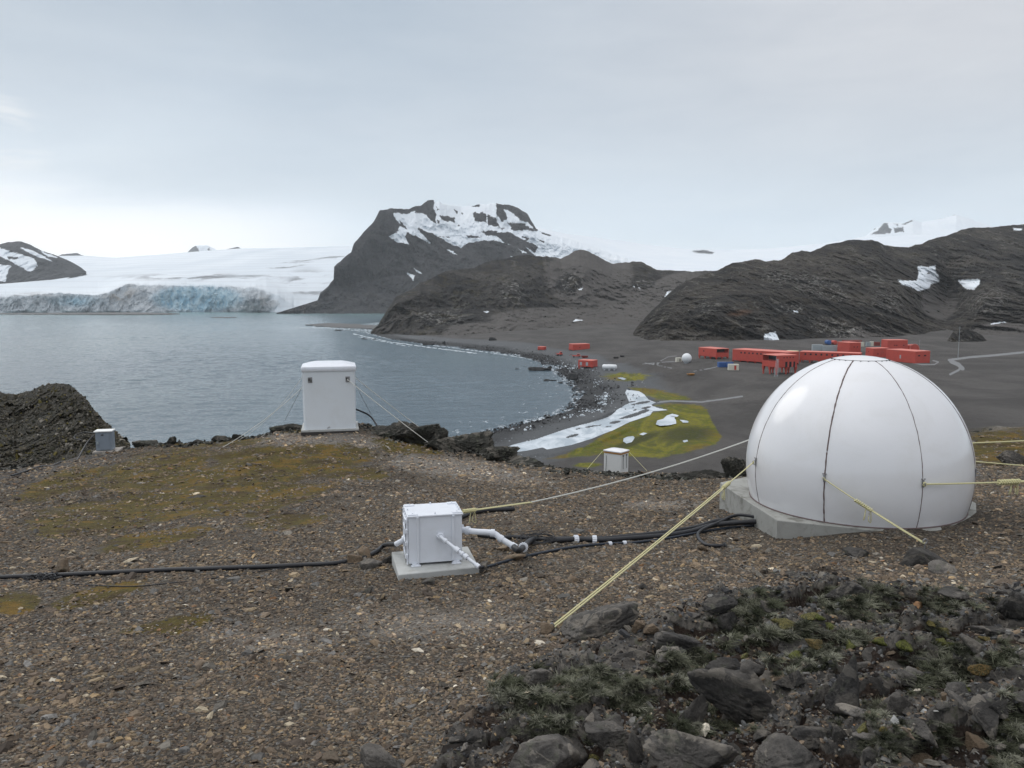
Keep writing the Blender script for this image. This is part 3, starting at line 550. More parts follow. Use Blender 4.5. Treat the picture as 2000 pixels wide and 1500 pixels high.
# right hill
H2 = hill_mat('slope_rock', 58, dark=(.024, .023, .023), mid=(.086, .075, .064), pale=(.27, .26, .24), moss=(.060, .046, .024), mossamt=.7, paleamt=.6)
z3 = lambda pts: zp(1300, 380, 2.857, pts)
r_snow = [z3(p) for p in [[(1297,478),(1345,480),(1400,480),(1412,440),(1405,405),(1430,398),(1470,402),(1505,395),(1512,440),(1532,470),(1520,492),(1480,500),(1470,525),(1410,540),(1370,515),(1320,505)],[(1630,478),(1755,472),(1752,500),(1720,530),(1680,528),(1650,505)],[(1940,188),(1990,190),(1985,202),(1945,200)],[(700,645),(735,648),(740,660),(715,658)],[(515,858),(540,830),(553,778),(612,766),(640,822),(610,856)],[(1812,718),(1890,708),(1900,714),(1815,726)]]]
def scr2(u, v):
    s = np.maximum.reduce([1.8*ell(u, v, 1835, 590, 48, 48), 1.5*ell(u, v, 1960, 655, 110, 38), 1.3*ell(u, v, 1700, 650, 70, 25)]); s = np.maximum(s, smooth(v, 655, 672)*1.0)
    s = s-1.5*np.clip(ell(u, v, 1340, 640, 140, 45), 0, 1); return np.clip(s, 0, 1)
hill('hill', [[(1215,680,660),(1300,680,630),(1400,678,625),(1500,678,625),(1640,674,650),(1760,674,660),(1850,676,650),(2080,676,640)],
              [(1215,677,670),(1300,660,660),(1400,655,660),(1500,655,660),(1640,650,690),(1760,650,710),(1850,655,720),(1920,645,720),(2080,630,700)],
              [(1215,675,680),(1250,650,720),(1300,620,720),(1400,590,760),(1500,575,800),(1640,560,850),(1760,560,880),(1850,560,960),(1920,560,900),(2080,560,880)],
              [(1215,674,690),(1228,662,720),(1240,645,750),(1252,628,780),(1262,618,790),(1290,590,830),(1310,570,860),(1340,548,890),(1370,538,920),(1405,526,950),(1430,514,960),(1450,511,970),(1475,506,1000),(1498,510,1000),(1520,509,1010),(1533,503,1020),(1548,494,1040),(1565,489,1050),(1583,492,1050),(1595,488,1060),(1612,478,1080),(1640,473,1090),(1665,468,1100),(1700,469,1110),(1718,472,1110),(1728,479,1120),(1750,482,1130),(1775,483,1140),(1800,475,1150),(1830,464,1180),(1850,460,1200),(1880,448,1230),(1905,444,1250),(1930,445,1260),(1960,441,1280),(2000,438,1300),(2080,430,1300)]],
     .8, [18, 100, 90], H2, rough=(42, 34), vj=(4, 16), scree=scr2, wind=.2, snow=r_snow, rocks=[z3([(1460,435),(1475,432),(1478,442),(1462,442)])], warm=lambda u, v: np.clip(1.2*ell(u, v, 1445, 611, 30, 8, -6), 0, .75), seed=3,
     palerock=lambda u, v: np.clip(np.maximum.reduce([1.6*ell(u, v, 1600, 562, 70, 26, 18), ell(u, v, 1630, 640, 75, 26, 14)*1.2, ell(u, v, 1545, 603, 40, 14), ell(u, v, 1735, 590, 60, 40, 30)*.7, ell(u, v, 1930, 590, 60, 35, -20), ell(u, v, 1520, 540, 50, 22)*.8, ell(u, v, 1380, 600, 50, 30)*.5]), 0, 1),
     carve=lambda u, v: 130*np.exp(-((u-1845)/42)**2-((v-585)/45)**2)-50*np.exp(-((u-1720)/50)**2-((v-600)/50)**2)-40*np.exp(-((u-1420)/70)**2-((v-610)/35)**2)-50*np.exp(-((u-1940)/45)**2-((v-580)/40)**2))
hill('hill', [[(1845,674,620),(1935,674,620)],[(1845,673,625),(1853,660,630),(1862,648,634),(1880,643,636),(1900,645,636),(1918,655,632),(1935,672,628)]], .7, [40], H2, rough=(14, 9), vj=(3, 8), seed=9, sink=-40, wind=.3)
# low spits in the bay
def spit(pts, z=.8):
    P = [at_z(u, v, -45)[:2] for u, v in pts]; mb = MB(); Q = []
    for i in range(len(P)):
        for k in range(8):
            q = P[i]+(P[(i+1) % len(P)]-P[i])*k/8; j = 4*perlin(q[0]*.05, q[1]*.05, 0); Q.append((q[0]+float(j), q[1]+float(j)*3))
    mb.prism(Q, -46, -45+z, bev=3.0); tag(mb.build('gravel_spit', MAT['cobble_dark']), kind='structure')
spit([(592,635),(640,632),(700,634),(745,637),(745,645),(700,642),(650,640)], 1.0); spit([(0,612.6),(120,612),(250,611.2),(330,612.6),(355,613.6),(320,615.2),(200,615.4),(0,614.4),(-120,614.5),(-120,612.8)], 1.8); spit([(405,620.4),(440,619.6),(470,620.8),(440,621.4)], 1.0)
# ---------------------------------------------------------------- near ground
DC = np.array([3.768, 8.6, -1.856]); DR, DASP, DH = 1.15, 1.055, .385; ZC = DC[2]-DH      # dome centre, radius, aspect, cut
k_fl = at_z(1518, 1018, ZC-.012); k_l = at_z(1433, 963, ZC-.012)
cg = []
for u, v, d in [(0,1500,3.0),(500,1500,3.05),(1000,1500,3.1),(1500,1500,2.9),(2000,1500,2.7),(-600,1500,2.9),(2600,1500,2.5),(0,1300,4.35),(500,1300,4.4),(1000,1300,4.3),(1500,1300,3.9),(2000,1300,3.65),(2600,1300,3.5),(-600,1300,4.3),
                (0,1130,6.6),(500,1115,6.7),(850,1125,6.3),(1200,1140,6.0),(1790,1080,6.9),(2000,1110,6.0),(2600,1110,5.5),(-600,1130,6.6),(1512,1052,k_fl[1]),(1433,1005,k_l[1]),(1900,960,9.9),(2000,960,9.6),(2300,960,9),
                (0,1000,10.6),(300,980,11.8),(700,950,13),(1000,960,12),(1200,965,11.8),(1380,970,11.2),(-500,1000,10),(0,940,15),(645,848,19.0),(600,838,20.6),(700,833,20.6),(780,858,19.5),(450,862,20.4),(300,872,20.8),(250,878,21),(870,872,19.2),(950,893,18.4),(1050,910,17.5),(1150,922,17),(1300,930,16.6),(1440,930,16.2),(1600,900,17),
                (1900,905,14.5),(2000,890,15),(1900,845,21),(2000,836,22),(1780,880,18),(2300,880,15),(2300,820,22),(200,888,22.5),(100,912,21),(0,925,20),(-300,930,19),(-600,950,17)]:
    p = at_d(u, v, d); cg.append((p[0], p[1], p[2]))
for u, v in [(1740,1043),(1800,1042),(1856,1038),(1912,1004),(1925,985)]:
    p = at_z(u, v, ZC-.004); cg.append((p[0], p[1], p[2]))
cg += [(0, -3, -1.55), (-4, 0, -1.75), (4, 0, -1.35), (0, 0, -1.62), (0, -12, -1.2), (12, -4, -.6), (-12, -4, -1.9)]
gf = tps(cg, 6.0)
crest_u = [-900,-300,0,120,230,300,450,600,700,780,870,950,1050,1150,1300,1440,1600,1780,1900,2000,2300,2900]; crest_d = [17,19,21.5,22.5,23,21,20.5,20.8,20.8,19.8,19.3,18.5,17.6,17.1,16.8,16.4,17.5,19,22,23,23,20]
def ground_z(x, y, fine=True):
    x = np.asarray(x, float); y = np.asarray(y, float); z = gf(x, y)
    # drop beyond the brow of the hill
    yy = np.maximum(y, .5); u = 1000+F*x/(yy*CP+1.9*SP*1.0); dc = np.interp(u, crest_u, crest_d); dc = dc+.5*perlin(x*.5, y*.1, 7.7)
    ratio = np.minimum(1, dc/yy); zc = gf(x*ratio, np.minimum(y, dc)); over = np.maximum(0, y-dc); right = smooth(u, 1750, 1950)
    dz = over*(.40+.45*(1-right))*smooth(over, -.5, 4)+.10*over
    z = np.where(over > 0, zc-dz, z); z = np.maximum(z, -54)
    if fine:
        r = np.hypot(x, y); far = smooth(r, 9, 16)
        z = z+.030*fbm(x*.9, y*.9, 0*x, 3)+far*.16*fbm(x*.7, y*.7, 0*x+5, 5)*smooth(over, 9, 1)+.010*fbm(x*6, y*6, 0*x+2, 3)+over*.05*fbm(x*.2, y*.2, 0*x, 4)
        o_ = outcrop(x, y); z = z+.10*o_*(.35+fbm(x*2.6, y*2.6, 0*x+8, 4, True))
        if (o_ > .01).any(): z = z+o_*smooth(o_, .1, .6)*bedrock(x, y)[0]*(r < 12)
        z = z-.02*np.exp(-(((x-DC[0])**2+(y-DC[1])**2)/1.3**2)**3)*0
    return z
def outcrop(x, y):
    z = gf(x, y); u, v = proj(x, np.maximum(y, .4), z); n = 85*fbm(x*1.5, y*1.5, 0*x+4, 5)
    return smooth(poly_sd(u+n, v+n*.5, [(900,1430),(1010,1310),(1180,1270),(1330,1230),(1420,1165),(1600,1130),(1720,1170),(1900,1180),(2400,1170),(2900,1300),(2900,1900),(820,1900),(860,1530)]), -50, 40)
def plates(x, y, cell, seed):
    c, s_ = math.cos(.35), math.sin(.35); px_, py_ = (x*c+y*s_)/(cell*1.7), (-x*s_+y*c)/cell; px_, py_ = px_+.25*perlin(px_*1.3, py_*1.3, seed), py_+.25*perlin(px_*1.3, py_*1.3, seed+9.5)
    ix, iy = np.floor(px_).astype(int), np.floor(py_).astype(int); f1 = np.full(px_.shape, 9.0); f2 = f1.copy(); h = 0*f1
    for i in (-1, 0, 1):
        for j in (-1, 0, 1):
            a = _p[(_p[(ix+i+seed*7) & 255]+iy+j) & 255]; g = _g[a]; cx2, cy2 = ix+i+.5+.45*g[..., 0], iy+j+.5+.45*g[..., 1]; dx, dy = px_-cx2, py_-cy2; d = np.hypot(dx, dy)
            hh = .9*_g[(a*3+11) & 255][..., 2]+(g[..., 2]*dx*.9+_g[(a+77) & 255][..., 0]*dy*1.1)
            n = d < f1; f2 = np.where(n, f1, np.minimum(f2, d)); h = np.where(n, hh, h); f1 = np.where(n, d, f1)
    return h, f2-f1
def bedrock(x, y):
    h, e = plates(x, y, .26, 3); h2, e2 = plates(x, y, .075, 5); z = h*.085*smooth(e, 0, .16)+.020*h2*smooth(e2, 0, .2)-.05*(1-smooth(e, 0, .12)); return z, smooth(h+.25*h2*.5, -.30, -.05)*smooth(e, .02, .10)
def pix2g(u, v, n=30):
    a, b = ray(u, v); lo, hi = 1.5, 60.0; ds = np.exp(np.linspace(math.log(1.5), math.log(60), 400)); zz = ground_z(a*ds, ds)
    h = b*ds-zz; i = int(np.argmax(h < 0)) if (h < 0).any() else 399
    i = max(i, 1); t = h[i-1]/(h[i-1]-h[i]+1e-9); d = ds[i-1]+(ds[i]-ds[i-1])*t
    return np.array([a*d, d, float(ground_z(a*d, d))])
az = np.radians(np.r_[np.linspace(-85, -37, 70)[:-1], np.linspace(-37, 37, 900), np.linspace(37, 85, 70)[1:]])
rr = np.r_[np.linspace(.35, 2.2, 30)[:-1], np.exp(np.linspace(math.log(2.2), math.log(26), 640))[:-1], np.exp(np.linspace(math.log(26), math.log(95), 70))]
A, RR = np.meshgrid(az, rr); X = RR*np.sin(A); Y = RR*np.cos(A); Z = ground_z(X, Y)
U, V = proj(X, np.maximum(Y, .4), Z)
oc = outcrop(X, Y)
def moss_mask(U, V):
    m = np.full(U.shape, -1.0)
    for e in [(180,1012,130,30,-6),(330,985,160,28,-8),(480,975,150,26,-8),(300,1052,110,14,-10),(470,930,150,28,-6),(300,920,120,34,-15),(560,905,150,26,4),(640,890,90,20),(800,868,70,18,4),(120,945,90,22,-18),(560,1018,90,12,-6),(180,1165,90,14,-14),(30,1180,50,20),(310,1228,95,15,-14),(1960,875,75,32),(700,925,60,12),(400,860,120,12),(560,838,60,8),(500,990,40,20)]: m = np.maximum(m, ell(U, V, e[0], e[1], e[2]*1.18, e[3]*1.25, *e[4:]))
    return m
ms = moss_mask(U, V); ms = np.where(Y > 5, ms, -1)
pale = np.maximum.reduce([ell(U, V, 640, 862, 220, 22, 2), ell(U, V, 900, 915, 210, 30, 8), ell(U, V, 1300, 985, 110, 14)*1.0, ell(U, V, 1700, 838, 40, 10), ell(U, V, 1940, 830, 70, 14), ell(U, V, 520, 1250, 160, 45)*.5, ell(U, V, 860, 1220, 300, 60)*.5])
grey = np.maximum.reduce([ell(U, V, 60, 915, 190, 40, 0), ell(U, V, 200, 900, 60, 20)])
def ground_mat():
    m, nt, b = new_mat('gravel_ground'); pos = nd(nt, 'ShaderNodeNewGeometry').outputs['Position']
    dpos = nd(nt, 'ShaderNodeVectorMath', {0: pos, 1: nd(nt, 'ShaderNodeVectorMath', {0: noise(nt, pos, 9, 3, .5, 0, 1), 'Scale': .05}, operation='SCALE').outputs[0]}, operation='ADD').outputs[0]
    vor = nd(nt, 'ShaderNodeTexVoronoi', {'Vector': scaled(nt, dpos, (1, 1.5, 1), (0, 0, .25)), 'Scale': 42.0}); vor2 = nd(nt, 'ShaderNodeTexVoronoi', {'Vector': scaled(nt, dpos, (1, 1.6, 1), (0, 0, .2)), 'Scale': 17.0})
    r1 = nd(nt, 'ShaderNodeSeparateColor', {0: vor.outputs['Color']}).outputs[0]; r2 = nd(nt, 'ShaderNodeSeparateColor', {0: vor2.outputs['Color']}).outputs[0]
    stops = [(0, (.060, .050, .041)), (.3, (.12, .097, .073)), (.55, (.18, .146, .108)), (.75, (.145, .132, .117)), (.93, (.25, .205, .15)), (1, (.40, .36, .29))]
    c = ramp(nt, r1, stops); c = mix(nt, .5, c, ramp(nt, r2, stops)); big = noise(nt, pos, .9, 7, .65)
    c = mix(nt, 1.0, c, ramp(nt, big, [(.3, .62), (.7, 1.25)]), 'MULTIPLY')
    c = mix(nt, mapr(nt, vor.outputs['Distance'], .30, .62, 0, .75), c, (.025, .021, .018))
    pn = mapr(nt, mth(nt, 'ADD', attr(nt, 'pale'), mth(nt, 'MULTIPLY', mth(nt, 'SUBTRACT', noise(nt, pos, 1.6, 6, .65), .5), 1.2)), 0, .55)
    c = mix(nt, mth(nt, 'MULTIPLY', pn, .6), c, mix(nt, r1, (.15, .135, .12), (.38, .35, .31)))
    c = mix(nt, mth(nt, 'MULTIPLY', mapr(nt, attr(nt, 'grey'), 0, .5), .6), c, (.075, .075, .078))
    c = mix(nt, mth(nt, 'MULTIPLY', attr(nt, 'soil'), .93), c, mix(nt, noise(nt, pos, 14, 6, .7), (.010, .006, .005), (.050, .034, .026)))
    b1 = noise(nt, pos, 6, 8, .72, .5); b2 = noise(nt, pos, 26, 7, .72); b3 = noise(nt, pos, 8, 5, .6, 1.3)
    bc = mix(nt, mapr(nt, b1, .34, .66), (.036, .034, .032), (.145, .132, .119)); bc = mix(nt, mapr(nt, b3, .53, .58, 0, .75), bc, mix(nt, b2, (.12, .11, .095), (.27, .24, .205))); bc = mix(nt, mapr(nt, b2, .52, .7, 0, .7), bc, (.016, .016, .015))
    bc = mix(nt, mapr(nt, noise(nt, pos, 15, 6, .7), .55, .64, 0, .6), bc, (.085, .088, .055))
    bedm = mapr(nt, mth(nt, 'ADD', attr(nt, 'bed'), mth(nt, 'MULTIPLY', mth(nt, 'SUBTRACT', b2, .5), .8)), .4, .6); c = mix(nt, bedm, c, bc)
    mn = noise(nt, scaled(nt, pos, (1, .55, 1)), 2.2, 8, .72, .6)
    mm = mapr(nt, mth(nt, 'ADD', mth(nt, 'ADD', mth(nt, 'MULTIPLY', attr(nt, 'moss'), 1.15), mth(nt, 'MULTIPLY', mth(nt, 'SUBTRACT', noise(nt, pos, 11, 5, .75), .5), 1.1)), mth(nt, 'MULTIPLY', mth(nt, 'SUBTRACT', mn, .50), 2.1)), .0, .28)
    mc = ramp(nt, noise(nt, pos, 1.3, 7, .7, .5), [(.3, (.040, .026, .012)), (.42, (.085, .058, .015)), (.52, (.105, .085, .016)), (.60, (.19, .11, .016)), (.72, (.11, .10, .022))])
    mc = mix(nt, mapr(nt, noise(nt, pos, 22, 5, .7), .4, .7, 0, .6), mc, (.022, .018, .010))
    c = mix(nt, mth(nt, 'MULTIPLY', mm, .97), c, mc)
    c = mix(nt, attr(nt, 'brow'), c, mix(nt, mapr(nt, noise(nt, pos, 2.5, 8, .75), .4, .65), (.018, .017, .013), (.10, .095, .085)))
    nt.links.new(c, b.inputs['Base Color']); b.inputs['Roughness'].default_value = .9; b.inputs['Specular IOR Level'].default_value = .25
    h = mth(nt, 'ADD', mth(nt, 'MULTIPLY', mth(nt, 'SUBTRACT', r1, vor.outputs['Distance']), .5), mth(nt, 'MULTIPLY', r2, .9))
    h = mth(nt, 'ADD', h, mth(nt, 'MULTIPLY', noise(nt, pos, 30, 6, .75), .7)); h = nd(nt, 'ShaderNodeMix', {0: bedm, 2: h, 3: mth(nt, 'ADD', mth(nt, 'MULTIPLY', b1, 1.5), b2)}, data_type='FLOAT').outputs[0]
    nt.links.new(nd(nt, 'ShaderNodeBump', {'Height': h, 'Strength': .9, 'Distance': .022}).outputs[0], b.inputs['Normal']); return m
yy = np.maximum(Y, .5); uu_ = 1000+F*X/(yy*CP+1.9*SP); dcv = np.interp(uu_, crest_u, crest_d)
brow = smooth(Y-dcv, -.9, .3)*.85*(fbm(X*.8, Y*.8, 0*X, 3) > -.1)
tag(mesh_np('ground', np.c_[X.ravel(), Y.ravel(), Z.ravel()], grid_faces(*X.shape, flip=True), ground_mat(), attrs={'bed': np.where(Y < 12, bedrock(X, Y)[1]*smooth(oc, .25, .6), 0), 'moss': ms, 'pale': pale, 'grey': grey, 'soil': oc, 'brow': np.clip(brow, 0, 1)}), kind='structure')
# ---------------------------------------------------------------- gravel chips (nobody could count them)
def tint_mat(name, rough=.85, bump=.002, sc=60, spec=.25):
    m, nt, b = new_mat(name); pos = nd(nt, 'ShaderNodeTexCoord').outputs['Object']; t = nd(nt, 'ShaderNodeAttribute', attribute_name='tint').outputs['Color']
    n = noise(nt, pos, sc, 5, .65); c = mix(nt, 1.0, t, ramp(nt, n, [(.3, .6), (.7, 1.3)]), 'MULTIPLY'); nt.links.new(c, b.inputs['Base Color'])
    b.inputs['Roughness'].default_value = rough; b.inputs['Specular IOR Level'].default_value = spec
    nt.links.new(nd(nt, 'ShaderNodeBump', {'Height': n, 'Strength': .6, 'Distance': bump}).outputs[0], b.inputs['Normal']); return m
tint_mat('stone_chip')
PAL = np.array([1.60, 1.53, 1.38])*np.array([(.052,.043,.038),(.082,.066,.055),(.11,.088,.070),(.135,.105,.078),(.10,.095,.09),(.075,.075,.078),(.155,.125,.09),(.20,.15,.095),(.26,.23,.185),(.16,.095,.055),(.115,.115,.12),(.36,.34,.31)])
PW = np.array([.13,.19,.19,.14,.12,.08,.07,.028,.012,.008,.03,.004]); PW = PW/PW.sum()
def chips(name, x, y, size, mat, flat=.32, tilt=.35, pal=PAL, pw=PW, zf=None, sink=.3, tint_var=.20):
    N = len(x); n = 5; z = (zf or ground_z)(x, y)
    ang = (np.arange(n)/n*2*np.pi)[None]+rng.uniform(-.45, .45, (N, n))+rng.uniform(0, 6.28, (N, 1)); rad = rng.uniform(.62, 1.15, (N, n)); el = rng.uniform(1.0, 2.1, (N, 1))
    lx = np.cos(ang)*rad*el; ly = np.sin(ang)*rad; hh = rng.uniform(.5, 1.3, (N, 1))*flat
    top = np.stack([lx*.72+rng.uniform(-.1, .1, (N, n)), ly*.72+rng.uniform(-.1, .1, (N, n)), hh+rng.uniform(-.22, .22, (N, n))*flat*1.4], -1); bot = np.stack([lx, ly, -hh*.6+0*lx], -1)
    P = np.concatenate([bot, top], 1)
    t1 = rng.normal(0, tilt, N); t2 = rng.normal(0, tilt, N); yw = rng.uniform(0, 6.28, N)
    c, s = np.cos(t1)[:, None], np.sin(t1)[:, None]; Yv = P[..., 1]*c-P[..., 2]*s; Zv = P[..., 1]*s+P[..., 2]*c; Xv = P[..., 0]
    c, s = np.cos(t2)[:, None], np.sin(t2)[:, None]; X2 = Xv*c+Zv*s; Z2 = -Xv*s+Zv*c
    c, s = np.cos(yw)[:, None], np.sin(yw)[:, None]; X3 = X2*c-Yv*s; Y3 = X2*s+Yv*c
    sc = size[:, None]; V = np.stack([x[:, None]+X3*sc, y[:, None]+Y3*sc, z[:, None]+(Z2+flat*sink)*sc], -1).reshape(-1, 3)
    b = np.arange(N)[:, None]*10
    side = np.stack([np.stack([b[:, 0]+i, b[:, 0]+(i+1) % 5, b[:, 0]+5+(i+1) % 5, b[:, 0]+5+i], -1) for i in range(5)], 1).reshape(N, 20); tp = b+np.arange(5, 10)[None]
    faces = np.concatenate([side, tp], 1).ravel(); sizes = np.tile([4, 4, 4, 4, 4, 5], N)
    uq_, vq_ = proj(x, np.maximum(y, .5), z); pf_ = np.clip(np.maximum.reduce([1.6*ell(uq_, vq_, 1270, 987, 75, 11), ell(uq_, vq_, 640, 862, 200, 22, 2), ell(uq_, vq_, 900, 915, 200, 26, 8), .6*ell(uq_, vq_, 520, 1250, 150, 40), .6*ell(uq_, vq_, 860, 1215, 260, 50)])+.5*fbm(x*1.5, y*1.5, 0*x, 4), 0, .7)*(y < 21)*(y > 1)
    pal = np.asarray(pal); col = pal[rng.choice(len(pal), N, p=pw)]*(1+.9*pf_)[:, None]+.05*pf_[:, None]; col = col*np.exp(rng.normal(0, tint_var, (N, 1)))*(1+.45*fbm(x*.45, y*.45, 0*x+6, 4))[:, None]; col = np.repeat(np.c_[col, np.ones(N)], 10, 0)
    return mesh_np(name, V, faces, mat, cols=col, sizes=sizes, smooth_=False)
pad_pts = [at_z(u, v, pix2g(850, 1125)[2]+.05)[:2] for u, v in [(778,1123),(936,1107),(914,1067),(765,1078)]]
def keep(x, y, p=None):
    z = gf(x, y); u, v = proj(x, y, z); k = np.hypot(x-DC[0], y-DC[1]) > 1.2
    m = ell(u, v, 0, 0, 1, 1)*0-1
    mo = moss_mask(u, v); k &= ~((mo > .05) & (y > 5) & (rng.random(len(x)) < .88*smooth(fbm(x*2.6, y*1.4, 0*x, 4), -.3, .12)))
    k &= ~((outcrop(x, y) > .5) & (rng.random(len(x)) < .80)); k &= poly_sd(x, y, pad_pts) < -.005; k &= rng.random(len(x)) < .62+.9*fbm(x*1.1, y*1.1, 0*x+12, 4)+.15
    return k
def scatter(N, r0, r1, a0=-43, a1=43):
    r = np.exp(rng.uniform(math.log(r0), math.log(r1), N)); a = np.radians(rng.uniform(a0, a1, N)); return r*np.sin(a), r*np.cos(a)
x, y = scatter(290000, 2.1, 23.5); k = keep(x, y); x, y = x[k], y[k]; r = np.hypot(x, y); size = (.0038+.00085*r)*np.exp(rng.normal(0, .42, len(x)))
tag(chips('gravel', x, y, size, MAT['stone_chip']), 'brown and grey loose gravel chips covering the hilltop', 'gravel', kind='stuff')
x, y = scatter(9000, 2.3, 22); k = keep(x, y) & ((fbm(x*.9, y*.9, 0*x+3, 3)+rng.normal(0, .25, len(x))) > .0); x, y = x[k], y[k]; r = np.hypot(x, y); size = (.014+.0016*r)*np.exp(rng.normal(0, .35, len(x)))
tag(chips('stone_shards', x, y, size, MAT['stone_chip'], flat=.25, tilt=.25), 'larger flat stone shards strewn over the gravel', 'stones', kind='stuff')
# ---------------------------------------------------------------- rocks
def ico(sub):
    import bmesh
    bm = bmesh.new(); bmesh.ops.create_icosphere(bm, subdivisions=sub, radius=1); v = np.array([q.co[:] for q in bm.verts]); f = np.array([[q.index for q in p.verts] for p in bm.faces]); bm.free(); return v, f
_ico = {}
def rock_mesh(name, seed, sub=4, planes=11, amp=.07, freq=2.2, flat=1.0):
    if sub not in _ico: _ico[sub] = ico(sub)
    v, f = _ico[sub]; rs = np.random.default_rng(seed); n = rs.normal(size=(planes, 3)); n /= np.linalg.norm(n, axis=1)[:, None]; d = rs.uniform(.42, 1.0, planes)
    dots = v@n.T; t = np.where(dots > .05, d/np.maximum(dots, .05), 9); k = 48.0; rad = -np.log(np.exp(-k*np.minimum(t, 2.0)).sum(1)+np.exp(-k*1.45))/k; cr_ = np.abs(fbm(v[:, 0]*1.7+seed*3, v[:, 1]*1.7, v[:, 2]*3.5, 3)); rad = rad*(1-.13*np.exp(-(cr_/.035)**2))
    q = v*rad[:, None]; nn = fbm(q[:, 0]*freq+seed, q[:, 1]*freq, q[:, 2]*freq*1.6, 5, True, .55); q = q*(1+amp*(nn-.2))[:, None]
    q = q+.045*fbm(q[:, 0]*7, q[:, 1]*7+seed, q[:, 2]*11, 4)[:, None]*v; q[:, 2] *= flat
    me = bpy.data.meshes.new(name); me.from_pydata(q.tolist(), [], f.tolist()); me.polygons.foreach_set('use_smooth', np.full(len(f), sub > 3)); me.update(); return me
def rock_mat(name, sc=1.0, dark=(.042, .040, .038), mid=(.15, .137, .124), tone=None, lichen=.8):
    m, nt, b = new_mat(name); pos = nd(nt, 'ShaderNodeNewGeometry').outputs['Position']
    oi = nd(nt, 'ShaderNodeObjectInfo').outputs['Random']
    n1 = noise(nt, pos, 5*sc, 7, .7, .4); n2 = noise(nt, pos, 22*sc, 7, .72); n3 = noise(nt, pos, 7*sc, 5, .6, 1.2)
    c = mix(nt, mapr(nt, n1, .32, .68), dark, mid); c = mix(nt, mapr(nt, n2, .5, .75, 0, .5), c, tuple(k*.35 for k in dark))
    c = mix(nt, mth(nt, 'MULTIPLY', mapr(nt, n3, .54, .585), lichen), c, mix(nt, n2, (.13, .118, .10), (.27, .24, .205)))
    nz = nd(nt, 'ShaderNodeSeparateXYZ', {0: nd(nt, 'ShaderNodeNewGeometry').outputs['Normal']}).outputs[2]
    c = mix(nt, mth(nt, 'MULTIPLY', mapr(nt, noise(nt, pos, 13*sc, 5, .6), .58, .66), .4), c, (.10, .105, .075))
    c = mix(nt, 1.0, c, ramp(nt, oi, [(0, .7), (.5, 1.0), (1, 1.35)]), 'MULTIPLY')
    nt.links.new(c, b.inputs['Base Color']); b.inputs['Roughness'].default_value = .85; b.inputs['Specular IOR Level'].default_value = .3
    nt.links.new(nd(nt, 'ShaderNodeBump', {'Height': mth(nt, 'ADD', n2, n1), 'Strength': .9, 'Distance': .022/sc}).outputs[0], b.inputs['Normal']); return m
rock_mat('rock_grey'); rock_mat('rock_dark', 1, (.026, .025, .025), (.085, .079, .073), lichen=.35); rock_mat('rock_tan', 1, (.13, .095, .065), (.24, .18, .125), lichen=.3)
rock_mat('rock_far', .35, (.020, .021, .017), (.055, .052, .045), lichen=.45); rock_mat('rock_shore', .12, (.014, .014, .015), (.040, .040, .042), lichen=.1)
def rock(u, v, wpx, hpx, label, mat='rock_grey', seed=0, yaw=0, tilt=(0, 0), sub=5, depth=.8, sink=.35, name='rock', group=None, amp=.07, cat='rock', planes=11):
    p = pix2g(u, v+hpx*.25); d = math.hypot(p[1]*CP, p[2]*SP); sw = wpx/F*p[1]/2*1.06; sh = hpx/F*p[1]/2
    o = link(name, rock_mesh(name, seed, sub, planes, amp), MAT[mat]); o.scale = (sw, sw*depth, sh*1.25); o.location = (p[0], p[1], p[2]+sh*(1-sink)*.6)
    o.rotation_euler = (R(tilt[0]), R(tilt[1]), R(yaw)); return tag(o, label, cat, group)
